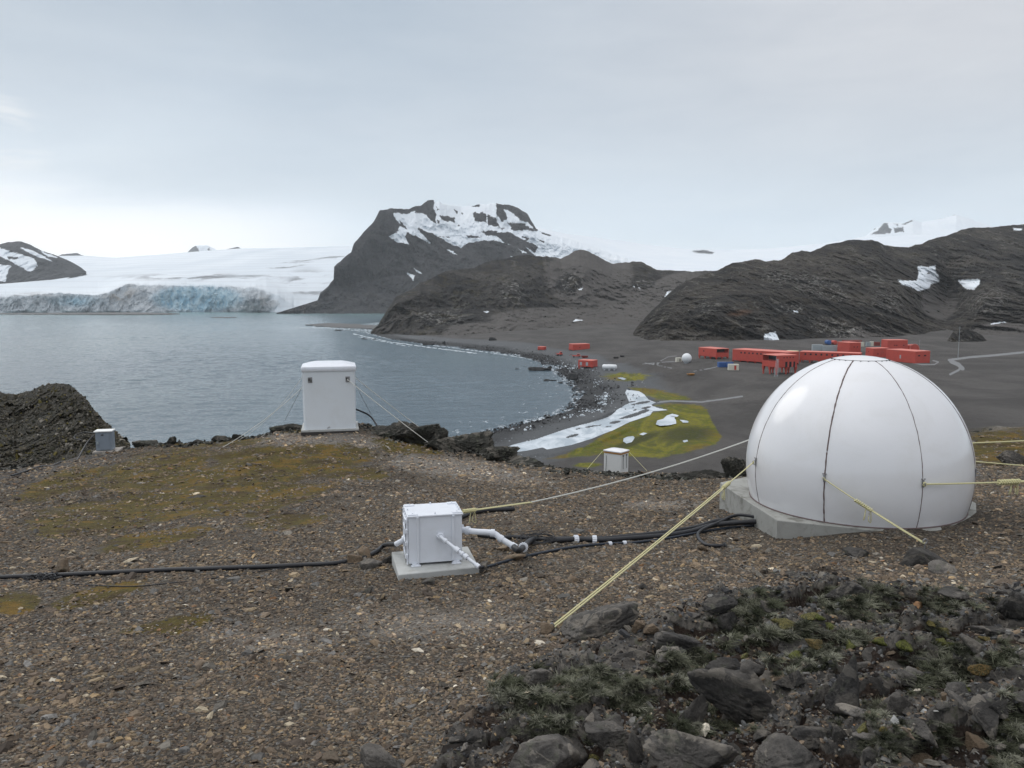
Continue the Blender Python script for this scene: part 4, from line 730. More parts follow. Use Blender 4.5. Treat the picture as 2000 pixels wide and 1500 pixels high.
rocks_ = [
 (1165,1222,185,62,'long grey rock slab set in gravel just right of the foot of the yellow rope','rock_grey',3,-8,(0,-14),.55,.5),
 (1395,1188,66,26,'dark flat slab at the upper left edge of the rocky outcrop','rock_dark',5,10,(0,-6),.6,.3),
 (1655,1160,78,44,'dark pointed rock at the very top of the rocky outcrop','rock_dark',8,5,(0,8),.7,.3),
 (1455,1372,200,92,'broad flat grey slab with pale lichen in the middle of the outcrop','rock_grey',12,14,(6,16),.6,.25),
 (1645,1358,100,130,'upright dark block beside the broad flat slab','rock_dark',15,8,(-6,0),.6,.3),
 (1745,1298,160,44,'long flat tan grey slab lying above the gap in the outcrop','rock_grey',18,4,(0,2),.5,.1),
 (1752,1382,74,50,'wedge shaped grey rock right of the upright dark block','rock_grey',21,20,(0,-18),.7,.3),
 (1797,1420,60,44,'grey rock below the wedge shaped one','rock_grey',22,-30,(0,12),.8,.3),
 (1905,1448,56,42,'rounded tan boulder near the lower right corner','rock_tan',25,30,(0,-10),.8,.2),
 (1848,1360,40,20,'small tan flat stone right of the wedge shaped rock','rock_tan',28,10,(0,4),.6,.1),
 (1483,1438,36,30,'small grey block under the tip of the broad flat slab','rock_grey',31,40,(0,0),.8,.3),
 (1592,1440,66,40,'dark rounded rock under the upright block','rock_dark',33,0,(0,6),.8,.3),
 (1515,1486,130,64,'large triangular grey rock at the bottom edge','rock_grey',36,-14,(0,-12),.7,.3),
 (1345,1465,150,86,'big lichen blotched slab at the bottom edge of the outcrop','rock_grey',39,16,(8,6),.8,.3),
 (1352,1398,72,82,'upright grey rock standing behind the lichen blotched slab','rock_grey',42,20,(0,14),.6,.3),
 (1240,1474,48,56,'narrow pale grey rock left of the lichen blotched slab','rock_grey',45,-20,(0,-18),.6,.3),
 (1195,1438,104,56,'dark grey rock with a round lichen spot','rock_grey',48,0,(0,4),.7,.3),
 (1045,1490,130,80,'wide grey rock at the bottom edge left in the outcrop','rock_grey',51,10,(0,10),.8,.4),
 (1155,1412,60,46,'blue grey tilted flake among the lichen tufts','rock_grey',54,-30,(0,-30),.4,.2),
 (1058,1322,74,44,'grey rock at the left tip of the outcrop','rock_grey',57,10,(0,-12),.7,.3),
 (1250,1284,84,26,'pale grey flat slab between gravel and lichen tufts','rock_grey',60,12,(0,8),.5,.2),
 (1348,1262,104,42,'dark grey slanted slab at the centre top of the outcrop','rock_dark',63,14,(0,16),.6,.2),
 (1424,1222,40,50,'small upright black rock near the top of the outcrop','rock_dark',66,0,(0,0),.7,.3),
 (1798,1474,60,38,'tan angular stone at the bottom edge right of the triangular rock','rock_tan',69,14,(0,10),.7,.2),
 (1705,1478,70,44,'grey rock at the bottom edge under pale lichen','rock_grey',72,0,(0,-8),.8,.3),
 (1984,1186,60,62,'dark rough rock on the gravel at the right edge of the photo','rock_dark',75,0,(0,8),.8,.3),
 (1915,1228,84,24,'pale grey long slab near the right edge','rock_grey',78,-4,(0,-4),.5,.2),
 (740,1486,120,50,'grey craggy rock at the bottom edge left of centre','rock_grey',81,0,(0,5),.8,.4),
 (1560,1245,60,26,'small grey slab between the moss cushions','rock_grey',84,14,(0,-10),.7,.2),
 (1246,1226,34,30,'orange brown stone beside the long grey slab','rock_tan',87,14,(0,-10),.8,.1),
 (1275,1232,30,26,'brown stone right of the orange brown one','rock_tan',88,50,(0,10),.8,.1),
 (1950,1388,60,40,'grey rock by the lichen at the right edge','rock_grey',90,14,(0,10),.8,.3),
 (1640,1440,56,26,'flat brown grey slab at the base of the outcrop','rock_grey',93,34,(0,10),.6,.3),
 (1110,1452,60,60,'grey rock with mossy edge left of the round lichen spot','rock_grey',96,4,(0,-10),.8,.3),
 (1422,1300,70,26,'dark low rock ahead of the broad flat slab','rock_dark',99,4,(0,-10),.8,.3),
 (1545,1330,64,36,'small dark block behind the broad slab','rock_dark',102,44,(0,-10),.8,.3),
 (1870,1160,58,20,'low grey rock on the gravel right of the outcrop top','rock_grey',103,0,(0,3),.7,.4)]
for (u, v, wp, hp, lab, mt, sd, yw, tl, dp, sk) in rocks_: rock(u, v, wp, hp, lab, mt, sd, yw, tl, depth=dp, sink=sk)
# loose stones around the pipes and the box
for (u, v, wp, hp, lab, mt, sd, yw, tl) in [
 (727,1103,44,26,'rough grey rock between the concrete pad and the black pipe','rock_grey',110,0,(0,0)),(690,1092,34,26,'brown rock lying on the black pipe left of the pad','rock_tan',111,30,(0,30)),(712,1084,30,24,'tan rock behind the rough grey one','rock_tan',112,60,(0,-20)),
 (757,1096,22,14,'small grey stone touching the left edge of the pad','rock_grey',113,0,(0,0)),(122,1112,34,24,'brown stone holding down the black pipe near the left edge','rock_tan',114,10,(0,20)),
 (1000,1089,44,12,'flat brown stone on the thin pipe right of the pad','rock_tan',115,-14,(0,-8)),(985,1072,30,14,'small orange stone under the white pipe elbow','rock_tan',116,10,(0,0)),(944,1112,26,20,'grey stone at the right corner of the pad','rock_grey',117,0,(0,-25)),
 (835,1136,26,14,'small grey stone in front of the pad','rock_grey',118,0,(0,0)),(718,1155,20,14,'dark stone below the pad left','rock_dark',119,0,(0,0)),(645,1480,34,24,'tan stone low on the gravel left of centre','rock_tan',120,-30,(0,-15)),
 (1802,1092,66,40,'dark rock holding the front anchor of the dome rope','rock_dark',121,0,(0,0)),(1675,1082,48,16,'dark flat stone in front of the dome base','rock_dark',122,0,(0,0)),(1838,1108,50,26,'grey stone right of the anchor rock','rock_grey',123,0,(0,0)),
 (1115,1132,24,12,'small tan flat stone below the black pipes','rock_tan',124,0,(0,0)),(1065,1232,30,16,'tan stone at the foot of the long yellow rope','rock_tan',125,0,(0,0)),(1372,1072,26,14,'orange stone next to the loose hose end','rock_tan',126,0,(0,0)),
 (1437,1075,26,8,'green grey sliver of stone right of the hose end','rock_grey',127,10,(0,0)),(1255,1146,22,14,'tall grey chip on the open gravel','rock_grey',128,0,(0,30)),(1385,1132,16,12,'grey chip in mid gravel right','rock_grey',129,0,(0,30))]:
    rock(u, v, wp, hp, lab, mt, sd, yw, tl, sub=4, sink=.1)
# small rocks filling the outcrop
protos = [rock_mesh('rock', 200+i, 4, 13, .10) for i in range(12)]; cnt = 0
for i in range(1100):
    u, v = rng.uniform(880, 2060), rng.uniform(1170, 1560); p = pix2g(u, v)
    if float(outcrop(p[0], p[1])) < .6: continue
    o = link('rock', protos[i % 12]); o.data.materials.append(MAT['rock_grey']) if not o.data.materials else None
    s = p[1]/F*(6+22*rng.random()**2); o.scale = (s*rng.uniform(.9, 1.6), s, s*rng.uniform(.3, .8)); o.location = (p[0], p[1], p[2]+s*.02); o.rotation_euler = tuple(rng.normal(0, .35, 2))+(rng.uniform(0, 6.28),)
    tag(o, 'small broken grey rock among the big slabs of the outcrop', 'rock', 'small broken rocks in the outcrop'); cnt += 1
    if cnt >= 150: break
# outcrops along the brow
def crag(name, u, v, wpx, hpx, d, label, seed, depth=.9, mat='rock_far', amp=.2, planes=9, sub=6, yaw=0):
    if 15.9 < d < 22.6: d = float(np.interp(u, crest_u, crest_d))-.15
    q = at_d(u, v, d); sw = wpx/F*d/2; sh = hpx/F*d/2; me = rock_mesh(name, seed, sub, planes, amp, 2.6)
    o = link(name, me, MAT[mat]); o.scale = (sw*1.08, sw*depth, sh*1.12); gz = float(ground_z(q[0], q[1])); o.location = (q[0], q[1], min(q[2], gz+.5*sh) if d < 30 else q[2]); o.rotation_euler = (0, 0, R(yaw)); return tag(o, label, 'rock')
crag('rock_outcrop', 834, 826, 52, 48, 21.5, 'dark blocky boulder on the brow right of the tall white hut', 331, .8, planes=7, amp=.12)
crag('rock_outcrop', 792, 838, 66, 38, 21.3, 'sloping dark rock leaning against the blocky boulder from the left', 332, .8, planes=7, amp=.12)
crag('rock_outcrop', 858, 852, 50, 34, 20.9, 'dark rock at the right foot of the blocky boulder', 333, .8, planes=7, amp=.12)
crag('rock_outcrop', 760, 846, 50, 28, 21.0, 'low dark rock between the tall white hut and the blocky boulder', 302)
crag('rock_outcrop', 905, 884, 110, 66, 19.3, 'dark lichen crusted rock hump on the brow below the beach', 303, .7)
crag('rock_outcrop', 960, 896, 90, 48, 18.6, 'dark rock hump stepping down right of the lichen crusted one', 304, .7)
crag('rock_outcrop', 1015, 908, 90, 26, 18.0, 'low tail of dark rock ending the hump on the brow', 305, .7)
crag('rock_outcrop', 1432, 922, 44, 40, 16.5, 'dark rock hump just left of the white dome', 306)
crag('rock_outcrop', 1380, 932, 80, 22, 16.6, 'low dark rock left of the hump beside the dome', 307, .6)
crag('rock_outcrop', 290, 872, 62, 22, 21.8, 'low flat dark rock on the brow right of the grey cabinet', 308, .6)
crag('rock_outcrop', 332, 862, 18, 20, 21.6, 'small knob of rock on the brow next to the flat dark rock', 309)
crag('rock_outcrop', 384, 853, 20, 12, 21.4, 'small dark rock on the left brow, second from the knob', 310)
crag('rock_outcrop', 433, 847, 24, 12, 21.2, 'flat dark rock on the left brow below the guy ropes', 311)
crag('rock_outcrop', 462, 839, 24, 18, 21.1, 'pointed rock on the brow under the guy ropes', 312)
crag('rock_outcrop', 575, 824, 60, 16, 21.6, 'dark rock strip on the brow touching the tall hut on its left', 313, .5)
crag('rock_outcrop', 228, 895, 70, 34, 21.8, 'grey lichen rock in front of the grey cabinet', 314, .7)
crag('rock_outcrop', 395, 985, 60, 22, 12.0, 'pale grey lichen clump on the mossy slope', 315, .7, 'rock_grey')
crag('rock_outcrop', 1985, 905, 50, 30, 14.0, 'grey rock behind the dome ropes at the right edge', 316, .7, 'rock_grey')
crag('rock_outcrop', 1945, 808, 40, 10, 24.0, 'dark low rock on the far slope right of the dome', 317, .7)
crag('rock_outcrop', 427, 880, 24, 8, 18.8, 'small grey anchor rock at the left foot of the hut ropes', 318, .8, 'rock_grey', sub=4)
# the crag on the left, seen against the sea
m, nt, b = new_mat('left_crag'); pos = nd(nt, 'ShaderNodeNewGeometry').outputs['Position']; c, n2, n3 = rock_colour(nt, pos, .6, (.036, .034, .026), (.14, .122, .095), (.24, .23, .215), (.10, .088, .025), .6, .95)
c = mix(nt, mth(nt, 'MULTIPLY', mapr(nt, noise(nt, pos, 5, 7, .75), .45, .62), .6), c, (.026, .028, .020)); nt.links.new(c, b.inputs['Base Color']); b.inputs['Roughness'].default_value = .95
nt.links.new(nd(nt, 'ShaderNodeBump', {'Height': mth(nt, 'ADD', n2, n3), 'Strength': 1.0, 'Distance': .30}).outputs[0], b.inputs['Normal'])
o = hill('crag', [[(-500,990,19),(-200,975,20),(0,940,23),(60,925,24),(150,905,25.5),(200,895,26),(252,884,27)],
                       [(-500,720,40),(-200,750,40),(-40,756,38),(0,764,37),(15,769,37),(30,770,37),(60,763,37),(80,754,37),(100,750,37),(118,748,36),(132,751,36),(145,757,35),(152,765,34),(165,775,33.5),(180,796,33),(195,812,32),(208,826,31),(225,843,30),(240,856,29),(252,866,28)]],
     1.0, [150], MAT['left_crag'], rough=(3.2, 36), vj=(7, 14), seed=6, sink=-46, back=.35, wind=.15)
cv_ = np.empty(len(o.data.vertices)*3, np.float32); o.data.vertices.foreach_get('co', cv_); cv_ = cv_.reshape(-1, 3); uq, vq = proj(cv_[:, 0], cv_[:, 1], cv_[:, 2]); idx = np.nonzero((uq > -150) & (uq < 270) & (cv_[:, 1] < 40))[0]; idx = rng.choice(idx, 14000); pz_ = {}
cx_, cy_, czz_ = cv_[idx].T
tag(chips('crag_rubble', cx_, cy_, .015*np.exp(rng.normal(0, .6, len(idx))), MAT['stone_chip'], flat=.8, tilt=.9, pal=np.array([(.03,.03,.02),(.07,.062,.045),(.12,.105,.08),(.24,.22,.19),(.12,.10,.03)]), pw=np.array([.3,.28,.22,.1,.1]), zf=lambda a, b_: czz_), 'rubble and lichen crust covering the left crag', 'rubble', kind='stuff')
# ---------------------------------------------------------------- lichen tufts and moss cushions
def tufts():
    m, nt, b = new_mat('beard_lichen'); t = nd(nt, 'ShaderNodeAttribute', attribute_name='tint').outputs['Color']; nt.links.new(t, b.inputs['Base Color']); b.inputs['Roughness'].default_value = .9; b.inputs['Specular IOR Level'].default_value = .1
    spots = []
    for (u, v, ru, rv, n) in [(1010,1355,50,30,16),(1150,1345,70,30,22),(1060,1400,60,40,14),(1340,1310,50,48,30),(1240,1390,30,25,8),(1470,1195,45,22,16),(1460,1240,60,25,18),(1545,1245,50,20,14),(1600,1285,30,22,8),(1690,1180,60,32,22),(1620,1185,30,18,6),(1840,1180,50,22,10),(1660,1250,40,16,8),
                              (1840,1300,70,42,34),(1800,1335,40,25,10),(1975,1450,38,90,34),(1725,1465,50,24,16),(1830,1440,30,20,8),(1230,1350,60,24,12),(1160,1325,40,14,8),(1330,1420,30,30,6),(1700,1400,60,30,6),(1960,1290,30,18,8),(1080,1440,50,40,8),(1550,1300,60,20,8),(1400,1410,60,40,8)]:
        for _ in range(int(n*4.0)): spots.append((u+rng.normal(0, ru*.55), v+rng.normal(0, rv*.55)))
    V = []; C = []; base = 0; Fc = []
    for (u, v) in spots:
        p = pix2g(u, v); lift = rng.uniform(.0, .035); tone = rng.uniform(.55, 1.25); cc = np.array([(.125, .128, .090), (.075, .080, .052), (.20, .20, .155), (.045, .050, .032)][rng.integers(4)])*tone
        nb = rng.integers(100, 170); rad = p[1]/F*rng.uniform(6, 16)
        th = rng.uniform(0, 6.28, nb); ph = rng.uniform(0, 1, nb)**.6*1.35; L = rad*rng.uniform(.5, 1.1, nb)
        dx, dy, dz = np.cos(th)*np.sin(ph), np.sin(th)*np.sin(ph), np.cos(ph)
        bx = p[0]+dx*rad*.45*rng.uniform(0, 1, nb); by = p[1]+dy*rad*.45*rng.uniform(0, 1, nb); bz = p[2]-.005+lift*.5+0*bx; w_ = rng.uniform(.0007, .0016, nb)*(p[1]/3.6)
        jx, jy, jz = [rng.normal(0, .75, nb) for _ in range(3)]
        pts = [np.stack([bx+dx*L*t+jx*L*t*t, by+dy*L*t+jy*L*t*t, bz+dz*L*t*(1-.25*t)+jz*L*.3*t*t], -1) for t in (0, .4, .75, 1.0)]
        sx_ = np.stack([-np.sin(th), np.cos(th), 0*th], -1); sy_ = np.stack([0*th, 0*th, 1+0*th], -1)
        for i in range(nb):
            for k, wd in ((0, 1), (1, 1), (2, .7), (3, .25)):
                q = pts[k][i]; s_ = sx_[i]*w_[i]*wd; s2 = sy_[i]*w_[i]*wd*.5
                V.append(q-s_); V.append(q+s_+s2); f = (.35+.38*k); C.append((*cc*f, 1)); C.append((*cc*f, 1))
            for k in range(3): b0 = base+2*k; Fc.append((b0, b0+1, b0+3, b0+2))
            base += 8
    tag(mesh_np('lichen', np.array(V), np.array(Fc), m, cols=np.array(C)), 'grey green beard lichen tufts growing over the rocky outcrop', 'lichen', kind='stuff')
tufts()
def cushions():
    m, nt, b = new_mat('moss_cushion'); pos = nd(nt, 'ShaderNodeNewGeometry').outputs['Position']; oi = nd(nt, 'ShaderNodeObjectInfo').outputs['Random']
    c = ramp(nt, oi, [(0, (.13, .14, .025)), (.4, (.10, .115, .02)), (.6, (.15, .09, .03)), (1, (.16, .15, .05))]); c = mix(nt, mapr(nt, noise(nt, pos, 160, 4, .7), .35, .65), tuple([.03, .03, .01]), c)
    nt.links.new(c, b.inputs['Base Color']); b.inputs['Roughness'].default_value = 1; nt.links.new(nd(nt, 'ShaderNodeBump', {'Height': noise(nt, pos, 200, 4, .7), 'Strength': 1, 'Distance': .004}).outputs[0], b.inputs['Normal'])
    pm = [rock_mesh('moss_cushion', 400+i, 4, 7, .12, 3) for i in range(3)]
    for i, (u, v, r_) in enumerate([(1624,1226,13),(1848,1235,12),(1722,1262,15),(1412,1262,8),(1455,1312,11),(1688,1425,14),(1910,1310,16),(1888,1346,10),(1530,1218,16),(1545,1226,14),(1580,1208,14),(1660,1262,18),(1770,1258,14),(1595,1262,16),(1450,1288,14),(1560,1282,14),(1840,1258,20),(1925,1255,10),(1600,1214,8),(1720,1250,10),(1865,1262,14),(1160,1475,10),(1095,1455,12),(1815,1230,10),(1960,1400,8),(1730,1430,9)]):
        p = pix2g(u, v); s = r_/F*p[1]; o = link('moss_cushion', pm[i % 3]); 
        if not o.data.materials: o.data.materials.append(m)
        o.scale = (s*1.2, s, s*.55); o.location = (p[0], p[1], p[2]+.1*s); o.rotation_euler = (0, 0, rng.uniform(0, 6)); tag(o, 'small rounded moss cushion among the rocks of the outcrop', 'moss', 'moss cushions on the outcrop')
cushions()
x, y = scatter(26000, 2.4, 6.5, -5, 43); k = outcrop(x, y) > .45; x, y = x[k], y[k]
tag(chips('pebbles', x, y, np.exp(rng.normal(0, .5, len(x)))*.0055*np.hypot(x, y)/4, MAT['stone_chip'], flat=.5, pal=np.array([(.05,.05,.052),(.10,.10,.10),(.17,.165,.155),(.12,.08,.05),(.03,.025,.022),(.30,.30,.29)]), pw=np.array([.3,.25,.1,.1,.23,.02])), 'small pebbles and crumbs between the rocks of the outcrop', 'pebbles', kind='stuff')
def brow_lichen():
    x, y = scatter(60000, 15, 26, -40, 40); yy = np.maximum(y, .5); u = 1000+F*x/(yy*CP+1.9*SP); dc = np.interp(u, crest_u, crest_d); k = (np.abs(y-dc+.2) < 1.1*rng.uniform(0, 1, len(x))) & (fbm(x*.7, y*.7, 0*x+1, 3) > -.02); x, y = x[k][:9000], y[k][:9000]
    tag(chips('rubble', x, y, np.minimum(.028*np.exp(rng.normal(0, .6, len(x))), .05), MAT['stone_chip'], flat=.6, tilt=.8, pal=np.array([(.03,.03,.026),(.05,.052,.042),(.09,.09,.08),(.15,.145,.13)]), pw=np.array([.35,.3,.25,.1])), 'dark lichen crusted rubble along the brow of the hill', 'rubble', kind='stuff')
brow_lichen()
# beach cobbles, sea rocks
def beach():
    t = rng.uniform(0, 1, 26000); L = np.r_[0, np.cumsum(np.hypot(*np.diff(shore, axis=0).T))]; s = L[4]+(L[18]-L[4])*t; px = np.interp(s, L, shore[:, 0]); py = np.interp(s, L, shore[:, 1])
    off = rng.gamma(1.6, 6, len(t))-5; x = px+off*(.9+.2*rng.normal(size=len(t))); y = py+rng.normal(0, 5, len(t)); k = (fbm(x*.03, y*.03, 0*x, 3)+rng.normal(0, .2, len(x)) > .06); x, y = x[k], y[k]
    sd = poly_sd(x, y, land); k = (sd > -4) & (sd < 26); x, y, sd = x[k], y[k], sd[k]
    zf = lambda a, b_: np.maximum(np.where(poly_sd(a, b_, land) < 0, -45.1, plain_z(a, b_)), -45.1)
    tag(chips('beach_cobbles', x, y, .15*np.exp(rng.normal(0, .6, len(x))), MAT['stone_chip'], flat=.8, tilt=.6, pal=np.array([(.03,.03,.032),(.065,.065,.068),(.10,.10,.105),(.15,.155,.16)]), pw=np.array([.4,.32,.2,.08]), zf=zf), 'dark cobbles lining the curved beach', 'cobbles', kind='stuff')
    x, y = [], []
    for (cu, cv, ru, rv, n) in [(1118,715,16,7,60),(1165,745,16,8,30),(1180,778,14,12,110),(1160,800,22,7,60),(1120,812,30,5,25),(1085,705,20,6,50),(1035,695,25,4,30),(1150,722,20,5,25),(1030,835,30,4,14)]:
        for _ in range(n): q = at_z(cu+rng.normal(0, ru*.6), cv+rng.normal(0, rv*.6), -42.9); x.append(q[0]); y.append(q[1])
    x, y = np.array(x), np.array(y); k = poly_sd(x, y, land) > 2; x, y = x[k], y[k]
    tag(chips('ice_chunks', x, y,   .26*np.exp(rng.normal(0, .45, len(x))), MAT['stone_chip'], flat=.6, tilt=.5, pal=np.array([(.45,.50,.54),(.65,.70,.74)]), pw=np.array([.6,.4]), zf=zf), 'stranded white ice chunks scattered along the beach', 'ice', kind='stuff')
beach()
pr = [rock_mesh('sea_rock', 500+i, 3, 9, .15) for i in range(5)]
for i, (u, v, wp, hp, lab) in enumerate([(1052,720,36,7,'longest black rock off the curve of the beach'),(1075,717,18,6,'black rock joining the long one to the beach'),(1041,722,12,5,'black rock at the seaward tip of the group off the beach'),(1010,720,8,2,'tiny low rock farthest out from the beach'),
        (1067,742,14,5,'small black rock in the water below the long group'),(1080,743,10,2,'low flat rock right of the small black one'),(1096,747,16,4,'flat black rock near the innermost curve of the beach'),(1117,735,20,8,'dark rock on the beach above the innermost curve'),
        (712,661,12,3,'dark rock just off the tip of the headland'),(730,662,8,2,'tiny rock beside the one off the headland tip'),(835,672,20,4,'black rock at the waterline below the headland cliff'),(868,668,10,5,'dark block on the shore below the headland'),(960,664,16,7,'dark boulder on the slope above the shore track'),(905,680,16,2,'low black rock awash left of the shore bend'),(700,638,14,2,'dark rock on the gravel spit'),(660,645,12,2,'low rock at the near side of the gravel spit')]):
    zz = -45.0 if i not in (11, 12, 7) else (-41.5 if i != 7 else -43.3)
    q = at_z(u, v+hp*.4, zz); o = link('sea_rock', pr[i % 5].copy(), MAT['rock_shore']); s = wp/F*q[1]/2; o.scale = (s, s*.8, hp/F*q[1]*.75); o.location = (q[0], q[1], zz+.1); o.rotation_euler = (0, 0, i*1.3); tag(o, lab, 'rock')
# ================================================================ white dome
def sph(az_, el):   # azimuth in world (from +y to +x), el from dome centre plane
    return Vector((DR*math.cos(el)*math.sin(az_), DR*math.cos(el)*math.cos(az_), DR*DASP*math.sin(el)))
view_az = math.atan2(DC[0], DC[1])
SEAM0 = math.pi+view_az-R(-13.5)*1.0     # seam facing the camera, slightly left of centre
EL0 = -math.asin(DH/(DR*DASP)); ELC = R(76)
dome = empty('radome', tuple(DC), label='large glossy white dome of eight panels standing on the concrete slab', cat='dome')
for k in range(8):
    a0 = SEAM0+k*math.pi/4; n, m_ = 18, 30; vs = []; 
    for j in range(m_+1):
        el = EL0+(ELC-EL0)*j/m_
        for i in range(n+1): vs.append(sph(a0+math.pi/4*i/n, el))
    mesh_np('shell_panel', np.array([v[:] for v in vs]), grid_faces(m_+1, n+1, flip=False), MAT['white_gelcoat'], dome)
vs = [sph(2*math.pi*i/64, ELC+(math.pi/2-ELC)*j/6)*1.002 for j in range(6) for i in range(64)]; f = [(j*64+i, j*64+(i+1) % 64, (j+1)*64+(i+1) % 64, (j+1)*64+i) for j in range(5) for i in range(64)]; vs.append(sph(0, math.pi/2)*1.002); f += [(5*64+i, 5*64+(i+1) % 64, 384, 384) for i in range(64)]
me = bpy.data.meshes.new('top_cap'); me.from_pydata([v[:] for v in vs], [], [tuple(dict.fromkeys(q)) for q in f]); me.polygons.foreach_set('use_smooth', [True]*len(me.polygons)); me.update(); link('top_cap', me, MAT['white_gelcoat'], dome)
for k in range(8):
    mb = MB(); a0 = SEAM0+k*math.pi/4; pts = []; rad = []
    for j in range(71):
        t = j/70; el = EL0+(ELC-EL0)*t; wob = .0032*float(perlin(t*22, k*3.3, 0))+.0015*float(perlin(t*70, k, 2)); p = sph(a0+wob/max(.2, math.cos(el)), el)*1.0005; pts.append(p)
        wgt = 1.0 if k != 0 else 1.45; rad.append((.0046 if k == 0 else .0034)*(1+.55*float(perlin(t*40, k*2.1, 5)))*wgt)
    mb.tube(pts, rad, 5); mb.build('panel_seam', MAT['seam_sealant'], dome)
mb = MB(); mb.tube([sph(2*math.pi*i/72, ELC)*1.001 for i in range(73)], .0028, 5); 
for i in range(24):
    p = sph(2*math.pi*(i+.5)/24, ELC-.012)*1.003; mb.box(p[:], (.012, .012, .006))
mb.build('cap_seam', MAT['dark_steel'], dome)
mb = MB(); mb.tube([sph(2*math.pi*i/96, EL0+.004)*1.004 for i in range(97)], .008, 6); mb.build('base_sealant', MAT['seam_sealant'], dome)
ELH = R(3.5); hooks = []
for k in range(8):
    a0 = SEAM0+k*math.pi/4; p = sph(a0, ELH); nrm = Vector((math.sin(a0), math.cos(a0), 0)); tg = Vector((math.cos(a0), -math.sin(a0), 0)); hooks.append(Vector(DC)+p+nrm*.03)
    mb = MB(); mb.M = Matrix.Translation(p)@Matrix((( tg[0], nrm[0], 0, 0), (tg[1], nrm[1], 0, 0), (0, 0, 1, 0), (0, 0, 0, 1)))
    mb.box((0, .006, 0), (.022, .008, .075), .002); mb.tube([(0, .008, .02), (0, .035, .012), (0, .042, -.004), (0, .03, -.018), (0, .008, -.02)], .0045, 6, 3); mb.box((-.014, .008, .045), (.01, .01, .01)); mb.box((.014, .008, .045), (.01, .01, .01))
    mb.build('rope_bracket', MAT['steel'], dome)
# concrete slab under the dome
P = [k_l, k_fl, at_z(1640, 1030, ZC-.012), at_z(1762, 1043, ZC-.012), at_z(1850, 1036, ZC-.012), at_z(1908, 1002, ZC-.012), at_z(1906, 984, ZC-.012)]
P = [(p[0], p[1]) for p in P]+[(DC[0]+1.32, DC[1]+.75), (DC[0]+.55, DC[1]+1.38), (DC[0]-.6, DC[1]+1.35), (DC[0]-1.25, DC[1]+.85)]
mb = MB(); mb.prism(P, ZC-.75, ZC-.001, .008); tag(mb.build('concrete_slab', MAT['concrete']), 'angular weathered concrete slab under the large dome', 'concrete slab')
# ================================================================ ropes
def rope(a, b, sag, label, mat='rope_yellow', r=.0062, dbl=0.0, knot=None, gap=.021, name='guy_rope', ends=True):
    a, b = Vector(a), Vector(b); t_ = empty(name, tuple(b), label=label, cat='rope'); o = b
    L = [a.lerp(b, i/24)-Vector((0, 0, sag*4*(i/24)*(1-i/24)))-o for i in range(25)]; sd2 = (b-a).cross(Vector((0, 0, 1))).normalized()*gap
    k0 = int(24*(1-dbl)) if dbl else 24; mb = MB(); mb.tube(L[:k0+1], r, 7)
    mb.build('cord', MAT[mat], t_, True)
    if dbl:
        mb = MB()
        for s_ in (-1, 1): mb.tube([L[k0]]+[q+sd2*s_*.5 for q in L[k0+1:]], r*.9, 7)
        mb.build('doubled_cord', MAT[mat], t_, True)
        mb = MB(); c = L[k0]; dr = (b-a).normalized(); n = 9
        for i in range(n):
            q = c+dr*(i-n/2)*r*3.2; rr_ = r*2.5; up_ = dr.cross(Vector((0, 0, 1))).normalized(); v2 = dr.cross(up_)
            mb.tube([q+(up_*math.cos(th)+v2*math.sin(th))*rr_+dr*r*2*(th/6.28) for th in np.linspace(0, 6.28, 9)], r*1.1, 6)
        for s_ in (-.6, .5):
            e0 = c+dr*r*(6*s_+8); mb.tube([e0, e0+Vector((.015*s_, 0, -.05)), e0+Vector((.028*s_, .01, -.125)), e0+Vector((-.018, -.01, -.10)), e0+Vector((-.008, 0, -.03))], r*.75, 6, 4)
        mb.build('knot', MAT[mat], t_, True)
    if ends:
        mb = MB(); dr = (b-a).normalized(); mb.tube([L[0]+Vector((0, 0, 2.2*r)), L[0]+dr*r*2, L[0]-Vector((0, 0, 2.2*r)), L[0]-dr*r*2, L[0]+Vector((0, 0, 2.2*r))], r*.9, 6, 3); mb.build('knot', MAT[mat], t_, True)
    return t_
g1 = pix2g(1078, 1229); g1[2] += .01; g2 = pix2g(1806, 1072); g2[2] += .05
def hk(u): return min(hooks, key=lambda h: abs(proj(*h)[0]-u)+(0 if h[1] < DC[1]+.3 else 900))
hL, hC, hR = hk(1483), hk(1638), hk(1824)
rope(hL, g1, .01, 'long yellow rope from the left of the dome down to the gravel in front', dbl=.76)
rope(hC, g2, .01, 'yellow rope from the middle of the dome to the anchor rock in front', dbl=.56)
rope(hR, at_d(2230, 925, 7.9), .02, 'yellow rope from the right of the dome leaving the photo level, lowest of three', dbl=.62, r=.0085)
rope(at_d(1890, 900, 9.0), at_d(2230, 925, 8.7), .01, 'middle of the three yellow ropes leaving the right edge behind the dome', dbl=.55, r=.007)
rope(at_d(1885, 866, 9.6), at_d(2240, 851, 9.8), .0, 'topmost thin pale rope leaving the right edge behind the dome', r=.008)
be = pix2g(862, 1003); be[2] += .04; rope(at_d(1466, 858, 9.0), at_d(1037, 981, 7.9), .05, 'pale rope crossing the gravel from the dome towards the cable box', 'rope_pale', .0075, ends=True)
q0 = at_d(1037, 981, 7.9); q1 = at_d(890, 1001, 7.15)
rope(q1, q0, .0, 'short doubled yellow rope tied behind the cable box', 'rope_yellow', .006, dbl=.80, gap=.022)
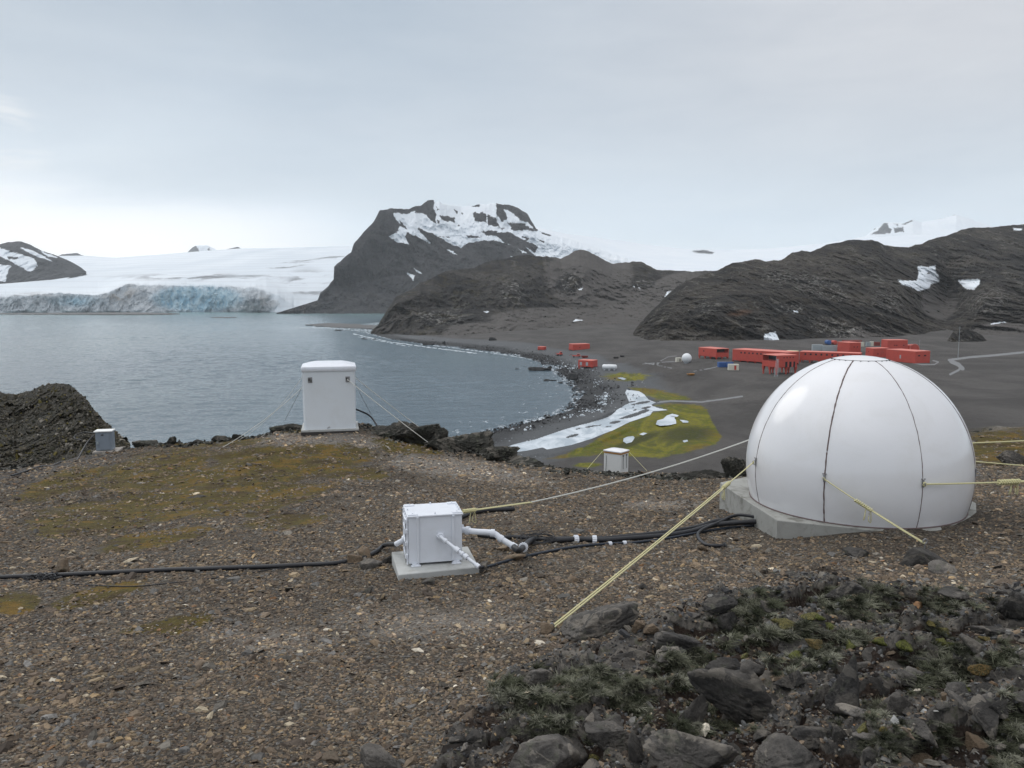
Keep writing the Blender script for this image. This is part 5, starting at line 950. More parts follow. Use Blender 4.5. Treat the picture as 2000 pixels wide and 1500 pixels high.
# ================================================================ anchor eye
mb = MB(); q = Vector(g2); mb.tube([q+Vector((0, 0, -.09)), q+Vector((0, 0, -.01)), q+Vector((.02, 0, .02)), q+Vector((0, 0, .045)), q+Vector((-.02, 0, .02)), q+Vector((0, 0, -.005))], .006, 6, 4); tag(mb.build('anchor_eye', MAT['steel'], None, True), 'steel eye bolt tying the middle dome rope to its anchor rock', 'anchor')
mb = MB(); q = Vector(g1); mb.tube([q+Vector((0, 0, -.06)), q+Vector((0, 0, -.005)), q+Vector((-.015, 0, .015)), q+Vector((0, 0, .03)), q+Vector((.015, 0, .012)), q], .005, 6, 4); tag(mb.build('anchor_eye', MAT['steel'], None, True), 'steel eye bolt at the foot of the long yellow rope', 'anchor')
# ================================================================ cable box on its pad
padz = pix2g(850, 1125)[2]+.055
pc4 = [at_z(u, v, padz) for u, v in [(778,1123),(936,1107),(914,1067),(765,1078)]]
mb = MB(); mb.prism([(p[0], p[1]) for p in pc4], padz-.16, padz, .006); tag(mb.build('concrete_pad', MAT['pad_concrete']), 'light grey concrete pad under the white cable box', 'concrete pad')
bl = Vector(at_z(797, 1107, padz)); br = Vector(at_z(905, 1099, padz)); ex = (br-bl); BW = ex.length; yaw = math.atan2(ex[1], ex[0]); BD = BW*.80
vp = at_z(797, 1107, padz); BH = 0.0
for _ in range(1):
    a, b_ = ray(794, 1009); BH = float(b_*vp[1]-padz)
box = empty('cable_box', tuple((bl+br)/2+Vector((-math.sin(yaw), math.cos(yaw), 0))*BD/2), yaw, label='white painted steel cable box with bolted lid on the small concrete pad', cat='cable box')
W2, D2 = BW/2, BD/2; ft = .018
mb = MB(); mb.box((0, 0, ft+(BH-ft)/2-.004), (BW*.965, BD*.965, BH-ft-.012), .004); mb.build('body', MAT['white_paint'], box, True)
mb = MB(); mb.box((0, 0, BH-.006), (BW*1.01, BD*1.02, .016), .004)
for sx_ in (-1, 1):
    mb.box((sx_*W2*.80, -D2*.80, BH+.006), (BW*.18, BD*.14, .008), .002); mb.box((sx_*W2*.80, D2*.80, BH+.006), (BW*.18, BD*.14, .008), .002)
mb.build('lid', MAT['white_paint'], box, True)
for (bx_, by_) in [(-.8,-.8),(.8,-.8),(-.8,.8),(.8,.8),(.0,-.9),(0,.9),(.92,0),(.92,-.4),(.92,.4),(-.92,0)]:
    mb = MB(); mb.tube([(bx_*W2, by_*D2, BH+.002), (bx_*W2, by_*D2, BH+.017)], .007, 6); mb.build('bolt', MAT['white_paint'], box)
for sx_ in (-.64, .64):
    mb = MB(); mb.box((sx_*W2, -D2*.98-.004, BH/2+ft/2), (.022, .010, BH-ft-.02), .002); mb.box((sx_*W2, -D2*.98-.010, BH-.02), (.010, .012, .02), .002); mb.build('channel_strip', MAT['white_paint'], box)
for sx_, sy_ in ((-.72, -1.0), (.74, -1.0), (-.72, 1.0), (.74, 1.0)):
    mb = MB(); mb.box((sx_*W2, sy_*D2*.93, ft/2+.001), (.06, .04, ft+.006), .003); mb.tube([(sx_*W2-.022, sy_*D2*1.06, 0), (sx_*W2-.022, sy_*D2*1.06, .022)], .007, 6); mb.tube([(sx_*W2+.022, sy_*D2*1.06, 0), (sx_*W2+.022, sy_*D2*1.06, .022)], .007, 6); mb.box((sx_*W2, sy_*D2*1.04, .005), (.08, .034, .008), .002); mb.build('foot', MAT['white_paint'], box)
mb = MB()                                # ribbed hinge side on the left
for yy_ in (-.86, -.45, .0, .45, .86): mb.box((-W2*.985-.006, yy_*D2, BH/2), (.012, .03, BH*.93), .002)
mb.build('side_rib', MAT['white_paint'], box)
for i, zz_ in enumerate((.2, .45, .7, .9)):
    mb = MB(); mb.box((-W2*.985-.012, -.86*D2, BH*zz_), (.022, .052, BH*.085), .003); mb.box((-W2*.985-.012, -.2*D2, BH*zz_), (.020, BD*.55, BH*.045), .003); mb.build('hinge', MAT['white_paint'], box)
mb = MB(); mb.tube([(-W2*.99-.018, -.93*D2, BH*.08), (-W2*.99-.018, -.93*D2, BH*.94)], .0028, 5); mb.build('hinge_pin', MAT['dark_steel'], box)
def pipe_parts(parent, pts, r, coll, nm='conduit'):
    mb = MB(); mb.tube(pts, r, 12, 5); p_ = mb.build(nm, MAT['white_paint'], parent, True)
    for (p, d, rr_, L_) in coll:
        p, d = Vector(p), Vector(d).normalized(); mb = MB(); mb.tube([p-d*L_/2, p-d*L_/2*.96, p+d*L_/2*.96, p+d*L_/2], [rr_*.9, rr_, rr_, rr_*.9], 12); mb.build('collar', MAT['white_paint'], p_, True)
# front fitting: flange, elbow and stepped conduit running down to the right corner
fx = .18*W2; fz = BH*.575; y0 = -D2*.98
mb = MB(); mb.tube([(fx, y0, fz), (fx, y0-.010, fz)], .038, 8); mb.tube([(fx, y0-.008, fz), (fx, y0-.032, fz)], [.030, .026], 12); mb.build('flange', MAT['white_paint'], box)
inv = Matrix.Translation(box.location)@Matrix.Rotation(yaw, 4, 'Z'); inv = inv.inverted()
e1 = inv@Vector(at_d(935, 1107, vp[1]-.22)); e1[2] = max(e1[2], -.035)
s1 = Vector((fx+.006, y0-.045, fz-.006)); dv = (e1-s1)
pipe_parts(box, [(fx, y0-.02, fz), s1, s1+dv*.5, s1+dv], .0135, [(s1+dv*.10, dv, .020, .03), (s1+dv*.42, dv, .023, .045), (s1+dv*.56, dv, .021, .02), (s1+dv*.66, dv, .023, .035), (s1+dv*.97, dv, .020, .035)])
# right fitting
r0 = Vector((W2*.97, 0, BH*.56)); 
def L3(u, v, d): return inv@Vector(at_d(u, v, d))
dB = float((Vector(box.location))[1]); ra, rb, rc, rd = L3(925,1038,dB), L3(962,1041,dB), L3(978,1052,dB-.02), L3(1006,1069,dB-.06)
pipe_parts(box, [r0, ra, rb, rc, rc.lerp(rd, .5), rd], .026, [(r0+Vector((.016, 0, 0)), ra-r0, .040, .030), (ra.lerp(r0, .4), ra-r0, .036, .03), (rb, rb-ra, .034, .035), (rc, rc-rb, .033, .03), (rd-(rd-rc)*.10, rd-rc, .031, .05)])
# left fitting
l0 = Vector((-W2*.97, .1*D2, BH*.42)); lb = L3(773, 1063, dB)
pipe_parts(box, [l0, (l0+lb)/2, lb], .022, [(l0+Vector((-.01, 0, 0)), lb-l0, .032, .03)])
# ================================================================ black pipes
def gl_(u, v, r, lift=0.0):
    p = pix2g(u, v); p = Vector(p); p[2] += r*.9+lift; return p
def pipe(pts, r, label, mat='black_rubber', name='pipe', coup=(), lifts=None, cat='pipe', n=12, sub=6):
    P = [gl_(*q[:2], r, (q[2] if len(q) > 2 else 0)) if not isinstance(q, Vector) else q for q in pts]; t_ = empty(name, tuple(P[0]), label=label, cat=cat); P = [p-P[0] for p in P]
    mb = MB(); mb.tube(P, r, n, sub); mb.build('hose', MAT[mat], t_, True)
    for (i, f, L_, m_) in coup:
        a, b = P[i], P[i+1]; c = a.lerp(b, f); d = (b-a).normalized(); mb = MB(); mb.tube([c-d*L_/2, c-d*L_*.48, c+d*L_*.48, c+d*L_/2], [r*1.25, r*1.55, r*1.55, r*1.3], 14)
        for k in range(14): th = 2*math.pi*k/14; s_ = d.cross(Vector((0, 0, 1))).normalized(); u_ = d.cross(s_); o_ = (s_*math.cos(th)+u_*math.sin(th))*r*1.55; mb.tube([c+o_-d*L_*.42, c+o_+d*L_*.42], r*.12, 4)
        mb.build('coupling', MAT[m_], t_)
    return t_
lw = box.matrix_world if False else inv.inverted()
pipe([lw@lb, (752,1074,.03), (735,1081), (710,1092), (660,1103), (600,1107), (540,1110), (460,1113), (400,1115), (330,1117), (270,1120), (180,1124), (100,1128), (40,1130), (-30,1132), (-200,1130), (-400,1120)], .021, 'black pipe running from the cable box to the left edge')
pipe([(700,1100), (640,1105), (590,1108), (530,1113), (470,1123), (400,1132), (330,1140), (260,1146), (200,1145), (150,1142), (90,1140), (0,1134), (-100,1134)], .0045, 'thin black wire sagging below the left black pipe', name='wire', cat='wire')
mb = MB(); c = gl_(82, 1131, .02)
for i in range(16): th = i*.8; mb.tube([c+Vector((rng.normal(0, .05), rng.normal(0, .03), rng.normal(0, .012)))+Vector((.08*math.cos(th+k), .05*math.sin(th+k), .02*math.sin(3*k+i))) for k in np.linspace(0, 4, 7)], .0045, 5, 2)
tag(mb.build('wire_bundle', MAT['black_rubber'], None, True), 'tangled black wire tied to the left black pipe', 'wire')
cz = ZC-.30
def face_pt(t, z): return Vector((k_l[0]+(k_fl[0]-k_l[0])*t, k_l[1]+(k_fl[1]-k_l[1])*t, z))
hole = Vector(at_d(1481, 1021, k_l[1]+(k_fl[1]-k_l[1])*.60)); hole2 = hole+Vector((-.01, 0, -.03))
pipe([lw@(rd-(rd-rc)*.1), lw@(rd+(rd-rc).normalized()*.045), (1040,1061,.01), (1080,1060), (1130,1058), (1180,1059), (1240,1055), (1300,1050), (1350,1042), (1400,1034,.03), hole+Vector((.06, .06, 0))], .027, 'thickest black pipe linking the white elbow to the dome slab', coup=[(1, .25, .035, 'white_paint'), (3, .90, .045, 'white_paint'), (4, .62, .045, 'white_paint')])
pipe([(935,1048), (975,1054), (1010,1053), (1060,1057), (1110,1056), (1170,1056), (1240,1050), (1300,1043), (1360,1033), (1410,1027,.04), hole2+Vector((.06, .08, -.03))], .024, 'second thick black pipe lying behind the thickest one')
pipe([lw@(s1+dv), (950,1110), (985,1100), (1010,1093), (1050,1084), (1100,1074), (1150,1067), (1195,1064), (1240,1062), (1300,1054), (1350,1045), (1400,1036), (1440,1031), (1478,1028)], .0135, 'thin blue black pipe in front of the thick ones', mat='blue_black_rubber', coup=[(6, .92, .035, 'white_paint'), (7, .55, .035, 'white_paint')])
pipe([hole+Vector((.06, .06, .035)), (1440,1026,.10), (1405,1033,.06), (1368,1045,.03), (1364,1055,.01), (1378,1066), (1400,1069), (1417,1068)], .017, 'short loose black hose curling back from the dome slab', coup=[(6, .9, .02, 'dark_steel')])
pipe([(880,1022), (905,1012), (925,1005), (950,1001), (985,999), (1004,998)], .030, 'short thick black foam tube behind the cable box')
mb = MB(); c = gl_(1050, 1062, .0)
for i in range(9):
    r_ = rng.uniform(.09, .16); ox, oy = rng.normal(0, .03), rng.normal(0, .02); tl = rng.uniform(.2, .6)
    mb.tube([c+Vector((ox+r_*1.3*math.cos(t), oy+r_*.55*math.sin(t), .03+tl*r_*(1+math.sin(t))*.5)) for t in np.linspace(0, 6.1, 16)], .0032, 5, 2)
mb.tube([c+Vector((-.25, .03, .01)), c+Vector((-.1, -.06, .01)), c+Vector((.15, -.1, .01)), c+Vector((.35, -.02, .01))], .0032, 5, 4)
tag(mb.build('wire_coil', MAT['black_rubber'], None, True), 'loose coil of thin black wire lying over the pipes', 'wire')
# ================================================================ tall white hut
hp = at_d(645, 842, 19.2); HZ = float(hp[2]); yaw = R(12.5)
W = 1.325; Dp = 1.15
hut = empty('instrument_hut', (hp[0]-math.sin(yaw)*Dp/2, hp[1]+math.cos(yaw)*Dp/2, HZ), yaw, label='tall white box shaped hut with rounded lid on the brow above the water', cat='hut')
px = 19.2/F; 
mb = MB(); mb.loft([(.03, W/2-.035, Dp/2-.035, .05), (.05, W/2-.04, Dp/2-.04, .06), (1.48, W/2-.03, Dp/2-.03, .06)], n=6); mb.build('body', MAT['shelter_white'], hut, True)
mb = MB(); mb.loft([(1.465, W/2-.012, Dp/2-.012, .05), (1.47, W/2-.008, Dp/2-.008, .055), (1.555, W/2-.006, Dp/2-.006, .055), (1.575, W/2-.015, Dp/2-.015, .055), (1.63, W/2-.20, Dp/2-.16, .06), (1.655, W/2-.31, Dp/2-.26, .06), (1.66, W/2-.36, Dp/2-.30, .05)], n=6); mb.build('lid', MAT['white_paint'], hut, True)
mb = MB(); mb.box((0, 0, .02), (W+.05, Dp+.05, .05), .004); mb.build('base_frame', MAT['pad_concrete'], hut)
mb = MB(); mb.box((0, -.0, -.05), (W+.06, Dp+.08, .09), .004); mb.build('plinth', MAT['dark_wood'], hut)
yf = -Dp/2+.04
for sx_ in (-.445, .445):
    mb = MB(); mb.box((sx_, yf-.008, 1.26), (.105, .016, .14), .004); br_ = mb.build('bracket_plate', MAT['steel'], hut); mb = MB(); mb.box((sx_-.025, yf-.03, 1.27), (.03, .03, .07), .004); mb.box((sx_+.022, yf-.028, 1.235), (.02, .028, .05), .003); mb.tube([(sx_, yf-.02, 1.29), (sx_, yf-.045, 1.29)], .012, 8); mb.build('latch', MAT['dark_steel'], br_)
mb = MB(); mb.tube([(-.05, yf-.005, .02), (-.05, yf-.012, .09), (.0, yf-.012, .095)], .008, 6, 3); mb.build('hook', MAT['steel'], hut)
hm = Matrix.Translation(hut.location)@Matrix.Rotation(yaw, 4, 'Z')
rr0 = hm@Vector((.445, yf-.05, 1.25)); ll0 = hm@Vector((-W/2+.03, -.2, 1.30)); 
def gp(u, v, dz=.0): q = pix2g(u, v); return Vector((q[0], q[1], q[2]+dz))
rope(rr0, gp(853, 876), .02, 'pale guy rope from the right bracket of the tall hut down to the brow', 'rope_pale', .009, name='guy_rope')
rope(hm@Vector((.60, .3, 1.25)), at_d(848, 856, 20.6), .02, 'second guy rope of the tall hut, behind the one from the right bracket', 'rope_pale', .009)
rope(hm@Vector((-W/2+.04, .05, 1.05)), gp(428, 878), .10, 'guy rope from the left side of the tall hut to the small anchor rock', 'rope_pale', .007)
rope(hm@Vector((-W/2+.04, .45, 1.30)), at_d(432, 874, 19.4), .30, 'sagging upper guy rope on the left of the tall hut', 'rope_pale', .005)
rope(hm@Vector((-W/2+.05, Dp/2-.1, 1.1)), at_d(556, 822, 23), .0, 'thin steep stay on the far left side of the tall hut', 'steel', .005)
rope(hm@Vector((W/2-.05, Dp/2-.1, 1.1)), at_d(726, 812, 22.5), .0, 'thin steep stay on the far right side of the tall hut', 'steel', .005)
pipe([hm@Vector((W/2-.05, 0, .45)), at_d(722, 812, 20.6).tolist() and Vector(at_d(722, 812, 20.4)), Vector(at_d(742, 838, 20.0)), Vector(at_d(760, 846, 19.8)), Vector(at_d(790, 851, 19.6)), Vector(at_d(820, 853, 19.5))], .022, 'black cable leaving the tall hut on its right', name='cable', cat='cable')
# ================================================================ small cream hut behind the brow
yaw = R(-38); c_ = Vector(at_d(1206, 926, 19.6)); hs = 19.6/F
sm = empty('small_hut', (c_[0], c_[1]+.28, c_[2]), yaw, label='small white hut with orange taped lid edge peeking over the brow', cat='hut')
w_, d_ = .50, .40; H_ = 41*hs
mb = MB(); mb.loft([(-.15, w_/2, d_/2, .03), (H_, w_/2, d_/2, .03)], n=4); mb.build('body', MAT['hut_white'], sm, True)
mb = MB(); mb.loft([(H_-.02, w_/2+.012, d_/2+.012, .03), (H_+.02, w_/2+.012, d_/2+.012, .03)], n=4); mb.build('tape_band', MAT['orange_tape'], sm, True)
mb = MB(); mb.loft([(H_+.02, w_/2+.018, d_/2+.018, .03), (H_+.045, w_/2+.02, d_/2+.02, .03), (H_+.075, w_/2-.08, d_/2-.07, .05), (H_+.088, w_/2-.16, d_/2-.14, .04)], n=5); mb.build('lid', MAT['white_gelcoat'], sm, True)
for x_ in (-.10, .07):
    mb = MB(); mb.tube([(w_/2+.012, x_, H_-.05), (w_/2+.014, x_+.004, H_-.40)], .006, 5); mb.tube([(w_/2, x_, H_-.06), (w_/2+.025, x_, H_-.06)], .018, 8); mb.build('strap_hook', MAT['dark_steel'], sm)
mb = MB(); mb.tube([(-.17, -d_/2-.006, H_-.08), (-.165, -d_/2-.008, H_-.25), (-.18, -d_/2-.006, H_-.5)], .005, 5, 3); mb.build('cable', MAT['dark_steel'], sm)
rope(at_d(1176, 882, 19.6), at_d(1145, 918, 18.6), 0, 'thin yellow stay on the left of the small taped hut', 'rope_yellow', .005)
rope(at_d(1230, 884, 19.6), at_d(1264, 920, 19.2), 0, 'thin yellow stay on the right of the small taped hut', 'rope_yellow', .005)
# ================================================================ grey cabinet
cz_ = 21.9; c_ = Vector(at_d(199, 881, cz_)); k_ = cz_/F; yaw = R(14)
cab = empty('cabinet', (c_[0], c_[1]+.22, c_[2]), yaw, label='small grey metal cabinet on a plank in front of the left crag', cat='cabinet')
w_, d_, H_ = 30*k_, .34, 38*k_
mb = MB(); mb.box((0, 0, H_/2), (w_, d_, H_), .01); mb.build('body', MAT['grey_paint'], cab, True)
mb = MB(); mb.box((-.01, 0, H_+.008), (w_+.05, d_+.06, .03), .004); mb.build('lid', MAT['hut_white'], cab)
mb = MB(); mb.box((.02, -d_/2-.006, H_*.47), (w_*.62, .012, H_*.82), .003); dr_ = mb.build('door', MAT['grey_paint'], cab); mb = MB(); mb.box((-.03, -d_/2-.018, H_*.84), (.07, .012, .035), .003); mb.build('latch', MAT['dark_steel'], dr_)
mb = MB(); mb.box((-w_*.38, -d_/2-.012, H_*.42), (.05, .024, .07), .005); mb.build('junction_box', MAT['grey_metal'], cab)
mb = MB(); mb.box((.05, -.0, -.03), (w_*1.55, d_+.3, .05), .004); tag(mb.build('plank_platform', MAT['plank']), 'weathered plank platform under the small grey cabinet', 'platform'); bpy.data.objects['plank_platform'].matrix_world = Matrix.Translation(cab.location)@Matrix.Rotation(yaw, 4, 'Z')
pipe([Vector(at_d(184, 850, 21.7)), Vector(at_d(172, 862, 21.5)), Vector(at_d(161, 880, 21.0))]+[Vector((at_d(u_, 900, d_)[0], d_, float(ground_z(at_d(u_, 900, d_)[0], d_))+.03)) for u_, d_ in [(150,20.4),(138,20),(120,19.6),(100,19),(75,18.2),(50,17.5),(20,16.8)]], .02, 'dark cable running from the grey cabinet down to the left', name='cable', cat='cable')
pipe([Vector(at_d(183, 846, 22.4)), Vector(at_d(165, 844, 22.8)), Vector(at_d(150, 849, 22.8)), Vector(at_d(145, 855, 22.6)), Vector(at_d(160, 860, 22.4))], .014, 'loose loop of cable left of the grey cabinet', name='cable', cat='cable')
# ================================================================ research station
def PZ(u, v, z0=-38.0):
    z = z0
    for _ in range(25):
        q = at_z(u, v, z); z = .5*z+.5*float(plain_z(q[0], q[1]))
    return at_z(u, v, z)
def building(name, label, cat, uc, v, uL, uR, vt, yawdeg, pil=0.0, roofc='red_roof', wall='red_panel', winL=None, winR=None, porch=None, cut=None, vents=None, bev=.35, d_off=0.0, roofh=.25):
    """near corner at pixel column uc with its foot on pixel row v; the walls reach columns uL and uR; the roof edge at the corner is on row vt"""
    q = PZ(uc, v); y = R(yawdeg)+math.atan2(q[0], q[1]); a = np.array([-math.cos(y), math.sin(y)]); b = np.array([math.sin(y), math.cos(y)])   # along left wall, along right wall
    def length(dirv, u):
        L = 0.1
        lo, hi = .1, 160
        for _ in range(50):
            mid = (lo+hi)/2; x_, y_ = q[0]+dirv[0]*mid, q[1]+dirv[1]*mid; uu, _v = proj(x_, y_, q[2])
            if (uu > u) == (u < uc): lo = mid
            else: hi = mid
        return lo
    LA, LB = length(a, uL), length(b, uR); _, bb = ray(uc, vt); H = float(bb*q[1]-q[2])
    o = empty(name, tuple(q), 0, label=label, cat=cat); M = Matrix(((-a[0]*-1, b[0], 0, 0), (-a[1]*-1, b[1], 0, 0), (0, 0, 1, 0), (0, 0, 0, 1)))   # x axis along a (left wall), y axis along b
    def mk(nm, mat, fn, par=None, sm=False):
        mb = MB(); mb.M = M; fn(mb); return mb.build(nm, MAT[mat], par or o, sm)
    base = pil
    def body(mb):
        mb.box((LA/2, LB/2, base+(H-base-.1)/2), (LA, LB, H-base-.1), bev*.5)
    if porch:          # porch: open balcony cut in the end of the body; side 'L' = on the left wall plane
        side, dep = porch
        if side == 'R':   # end face is the right wall: body shortened along a
            mk('wall', wall, lambda mb: (mb.box((dep+(LA-dep)/2, LB/2, base+(H-base)/2-.1), (LA-dep, LB, H-base-.2), .1)))
            mk('wall', wall, lambda mb: (mb.box((dep/2+.03, LB/2, base+(H-base)*.24), (dep, LB*1.02, (H-base)*.48), .1), mb.box((dep/2, .12, base+(H-base)*.7), (dep, .24, (H-base)*.55)), mb.box((dep/2, LB-.12, base+(H-base)*.7), (dep, .24, (H-base)*.55))))
            mk('window', 'window_dark', lambda mb: mb.box((dep-.06, LB/2, base+(H-base)*.70), (.1, LB*.84, (H-base)*.36)))
            mk('railing', 'dark_red', lambda mb: [mb.tube([(.05, LB*i/6, base+(H-base)*.48), (.05, LB*i/6, base+(H-base)*.60)], .05, 4) for i in range(7)]+[mb.tube([(.05, 0, base+(H-base)*.60), (.05, LB, base+(H-base)*.60)], .06, 4)])
        else:
            mk('wall', wall, lambda mb: (mb.box((LA/2, dep+(LB-dep)/2, base+(H-base)/2-.1), (LA, LB-dep, H-base-.2), .1)))
            mk('wall', wall, lambda mb: (mb.box((LA/2, dep/2+.03, base+(H-base)*.24), (LA*1.02, dep, (H-base)*.48), .1), mb.box((.12, dep/2, base+(H-base)*.7), (.24, dep, (H-base)*.55)), mb.box((LA-.12, dep/2, base+(H-base)*.7), (.24, dep, (H-base)*.55))))
            mk('window', 'window_dark', lambda mb: mb.box((LA/2, dep-.06, base+(H-base)*.70), (LA*.84, .1, (H-base)*.36)))
            mk('door', 'grey_metal', lambda mb: mb.box((LA*.32, dep-.14, base+(H-base)*.66), (LA*.16, .1, (H-base)*.34)))
            mk('railing', 'dark_red', lambda mb: [mb.tube([(LA*i/6, .05, base+(H-base)*.48), (LA*i/6, .05, base+(H-base)*.60)], .05, 4) for i in range(7)]+[mb.tube([(0, .05, base+(H-base)*.60), (LA, .05, base+(H-base)*.60)], .06, 4)])
    else: mk('wall', wall, body)
    mk('roof', roofc, lambda mb: mb.loft([(H-.30, LA/2+.06, LB/2+.06, .3), (H-.12, LA/2+.06, LB/2+.06, .3), (H+roofh-.2, LA/2-.55, LB/2-.55, .3)], LA/2, LB/2, 3))
    ww, wh = 1.0, 1.0
    if winL:
        for t in winL[0]: mk('window', 'window_dark', lambda mb: mb.box((LA*(1-t), -.02, winL[1]*(H-base)+base), (winL[2] if len(winL) > 2 else ww, .12, winL[3] if len(winL) > 3 else wh), .03))
    if winR:
        for t in winR[0]: mk('window', 'window_dark', lambda mb: mb.box((-.02, LB*t, winR[1]*(H-base)+base), (.12, winR[2] if len(winR) > 2 else ww, winR[3] if len(winR) > 3 else wh), .03))
    if pil > 0:
        nA, nB = max(2, int(LA/5)+1), max(2, int(LB/4.5)+1)
        for i in range(nA):
            for j in range(nB):
                if 0 < i < nA-1 and 0 < j < nB-1: continue
                x_, y_ = .5+(LA-1)*i/(nA-1), .5+(LB-1)*j/(nB-1); mk('leg', 'red_panel', lambda mb: mb.loft([(-2.0, .22, .22, 0), (pil*.35, .28, .28, 0), (pil+.05, .75, .55, 0)], x_, y_))
    if cut:
        for wall_, t0, t1, zf in cut:
            if wall_ == 'L': mk('opening', 'window_dark', lambda mb: mb.box((LA*(1-(t0+t1)/2), -.03, base+(H-base)*zf/2), (LA*(t1-t0), .14, (H-base)*zf), .02))
            else: mk('opening', 'window_dark', lambda mb: mb.box((-.03, LB*(t0+t1)/2, base+(H-base)*zf/2), (.14, LB*(t1-t0), (H-base)*zf), .02))
    if vents:
        for wall_, t, zf, wv in vents:
            if wall_ == 'L': mk('door', 'grey_metal', lambda mb: mb.box((LA*(1-t), -.03, base+(H-base)*zf), (wv, .14, 2.0), .02))
            else: mk('door', 'grey_metal', lambda mb: mb.box((-.03, LB*t, base+(H-base)*zf), (.14, wv, 2.0), .02))
    return o, M, LA, LB, H
RB = 'building'
building('station_building', 'red stilted module with end balcony, leftmost of the station row', RB, 1399, 702, 1364, 1423, 681, 50, 1.3, porch=('R', 3.0), winL=([.3], .6, .9, .9))
building('station_building', 'longest red module on stilts behind the balcony fronted one', RB, 1536, 714, 1430, 1560, 688, 33, .7, winL=([.17, .24, .32, .39, .47, .54, .62, .7], .72, .95, .9))
o_, M_, LA_, LB_, H_ = building('station_building', 'tall red stilted module with balcony and steep ladders nearest the dome', RB, 1516, 732, 1488, 1556, 694, 50, 3.4, porch=('L', 3.2), winR=([.35, .5, .65, .8], .78, .6, .5), cut=[('R', .42, .52, .45), ('R', .62, .72, .45), ('R', .82, .9, .45)])
for sh_ in (0, 1):
    a0_ = Vector(PZ(1513+sh_*5, 736)); t_ = empty('ladder', tuple(a0_), label=('left' if sh_ == 0 else 'right')+' one of the two steep grey ladders leaning on the balcony module', cat='ladder')
    top = Vector(at_d(1517.5+sh_*2.5, 701, a0_[1]+3.2))-a0_; mb = MB(); mb.tube([(-.25, 0, 0), top+Vector((-.25, 0, 0))], .07, 5); mb.tube([(.25, 0, 0), top+Vector((.25, 0, 0))], .07, 5)
    for i in range(1, 16): mb.tube([top*i/16+Vector((-.25, 0, 0)), top*i/16+Vector((.25, 0, 0))], .03, 4)
    mb.build('rails', MAT['grey_metal'], t_)
building('link_module', 'pale yellow link module between the balcony module and the windowed wing', 'module', 1552, 706, 1530, 1560, 686, 20, 1.6, roofc='cream_panel', wall='cream_panel')
building('station_building', 'long red wing with a row of small windows behind the dome top', RB, 1679, 712, 1561, 1683, 690, 7, 1.2, winL=([.10, .19, .28, .37, .46, .55, .64, .73, .85], .70, 1.0, 1.0))
building('station_building', 'red two door block behind the windowed wing', RB, 1659, 689, 1635, 1681, 669, 45, 0, winR=([.4, .7], .55, .7, .7))
building('station_building', 'tallest red block at the back under the hillside', RB, 1733, 692, 1720, 1772, 664, 60, 0, winR=([.35, .45, .8], .62, .7, .6))
building('station_building', 'red cube like block right of the windowed wing', RB, 1705, 699, 1690, 1736, 680, 50, 0, winR=([.3], .4, .7, .7), winL=([.4], .6, .5, .5))
building('station_building', 'long red garage block rightmost in the station', RB, 1787, 710, 1730, 1816, 686, 42, 0, winR=([.25, .65], .62, 1.6, .7), vents=[('L', .5, .45, .9)])
building('station_building', 'low red shed between the tallest block and the garage block', 'shed', 1776, 690, 1752, 1779, 674, 8, 0)
building('beach_house', 'red hut with two doors nearest the beach', 'hut', 1157, 719, 1129, 1167, 704, 25, .5, vents=[('L', .2, .45, 1.4), ('L', .62, .45, 1.4)])
building('beach_house', 'long red container hut above the beach track', 'hut', 1119, 685, 1111, 1152, 672, 65, .4, winR=([.4], .4, .6, .6))
building('beach_house', 'tiny red hut farthest along the beach', 'hut', 1062, 684, 1050, 1067, 677, 25, .3)
def container(name, label, u, v, wpx, hpx, mat, yawd, cat='container', dep=.5, door=None):
    q = PZ(u, v); k = q[1]/F; o = empty(name, tuple(q), R(yawd), label=label, cat=cat); w_, h_ = wpx*k, hpx*k; d_ = max(1.6, w_*dep)
    mb = MB(); mb.box((0, 0, h_/2), (w_, d_, h_), .06)
    for i in range(1, 9): mb.box((-w_/2+w_*i/9, -d_/2-.03, h_/2), (w_*.045, .06, h_*.86))
    mb.build('body', MAT[mat], o)
    for sx_ in (-1, 1): mb = MB(); mb.box((sx_*w_*.47, -d_/2-.06, h_/2), (w_*.05, .07, h_), .01); mb.build('corner_post', MAT[mat], o)
    if door: mb = MB(); mb.box((w_*.15, -d_/2-.10, h_*.45), (w_*.2, .06, h_*.7)); mb.build('door', MAT[door], o)
    return o
container('container', 'blue container left of the white crate in front of the station', 1411, 717, 18, 10, 'blue_metal', 8); container('container', 'blue container right of its twin, half behind the white crate', 1425, 717, 13, 10, 'blue_metal', 12)
container('container', 'white crate with red marks in front of the blue containers', 1432, 723, 20, 12, 'cream_box', -6, door='red_panel'); container('container', 'cream crate standing left of the small white sphere', 1325, 707, 11, 8.5, 'cream_box', 20, cat='crate', door='dark_wood')
container('container', 'grey container behind the windowed wing', 1596, 685, 19, 12, 'grey_metal', -8); container('container', 'long low grey container right of the taller grey one', 1622, 686, 30, 11, 'grey_metal', -6, dep=.15)
for i, (u, v, wp, hp_, mt, lab) in enumerate([(1664,668,34,3.5,'dark_red','long dark red shed roofline at the foot of the hill'),(1682,677,10,9,'cream_box','cream container left in the row at the foot of the hill'),(1695,676,8,8,'grey_metal','grey container second in the row at the foot of the hill'),(1702,676,6,9,'cream_box','narrow cream container third in the row at the foot of the hill'),(1712,675,12,7,'dark_red','dark red container fourth in the row at the foot of the hill')]):
    container('container', lab, u, v, wp, hp_, mt, 10, dep=.4)
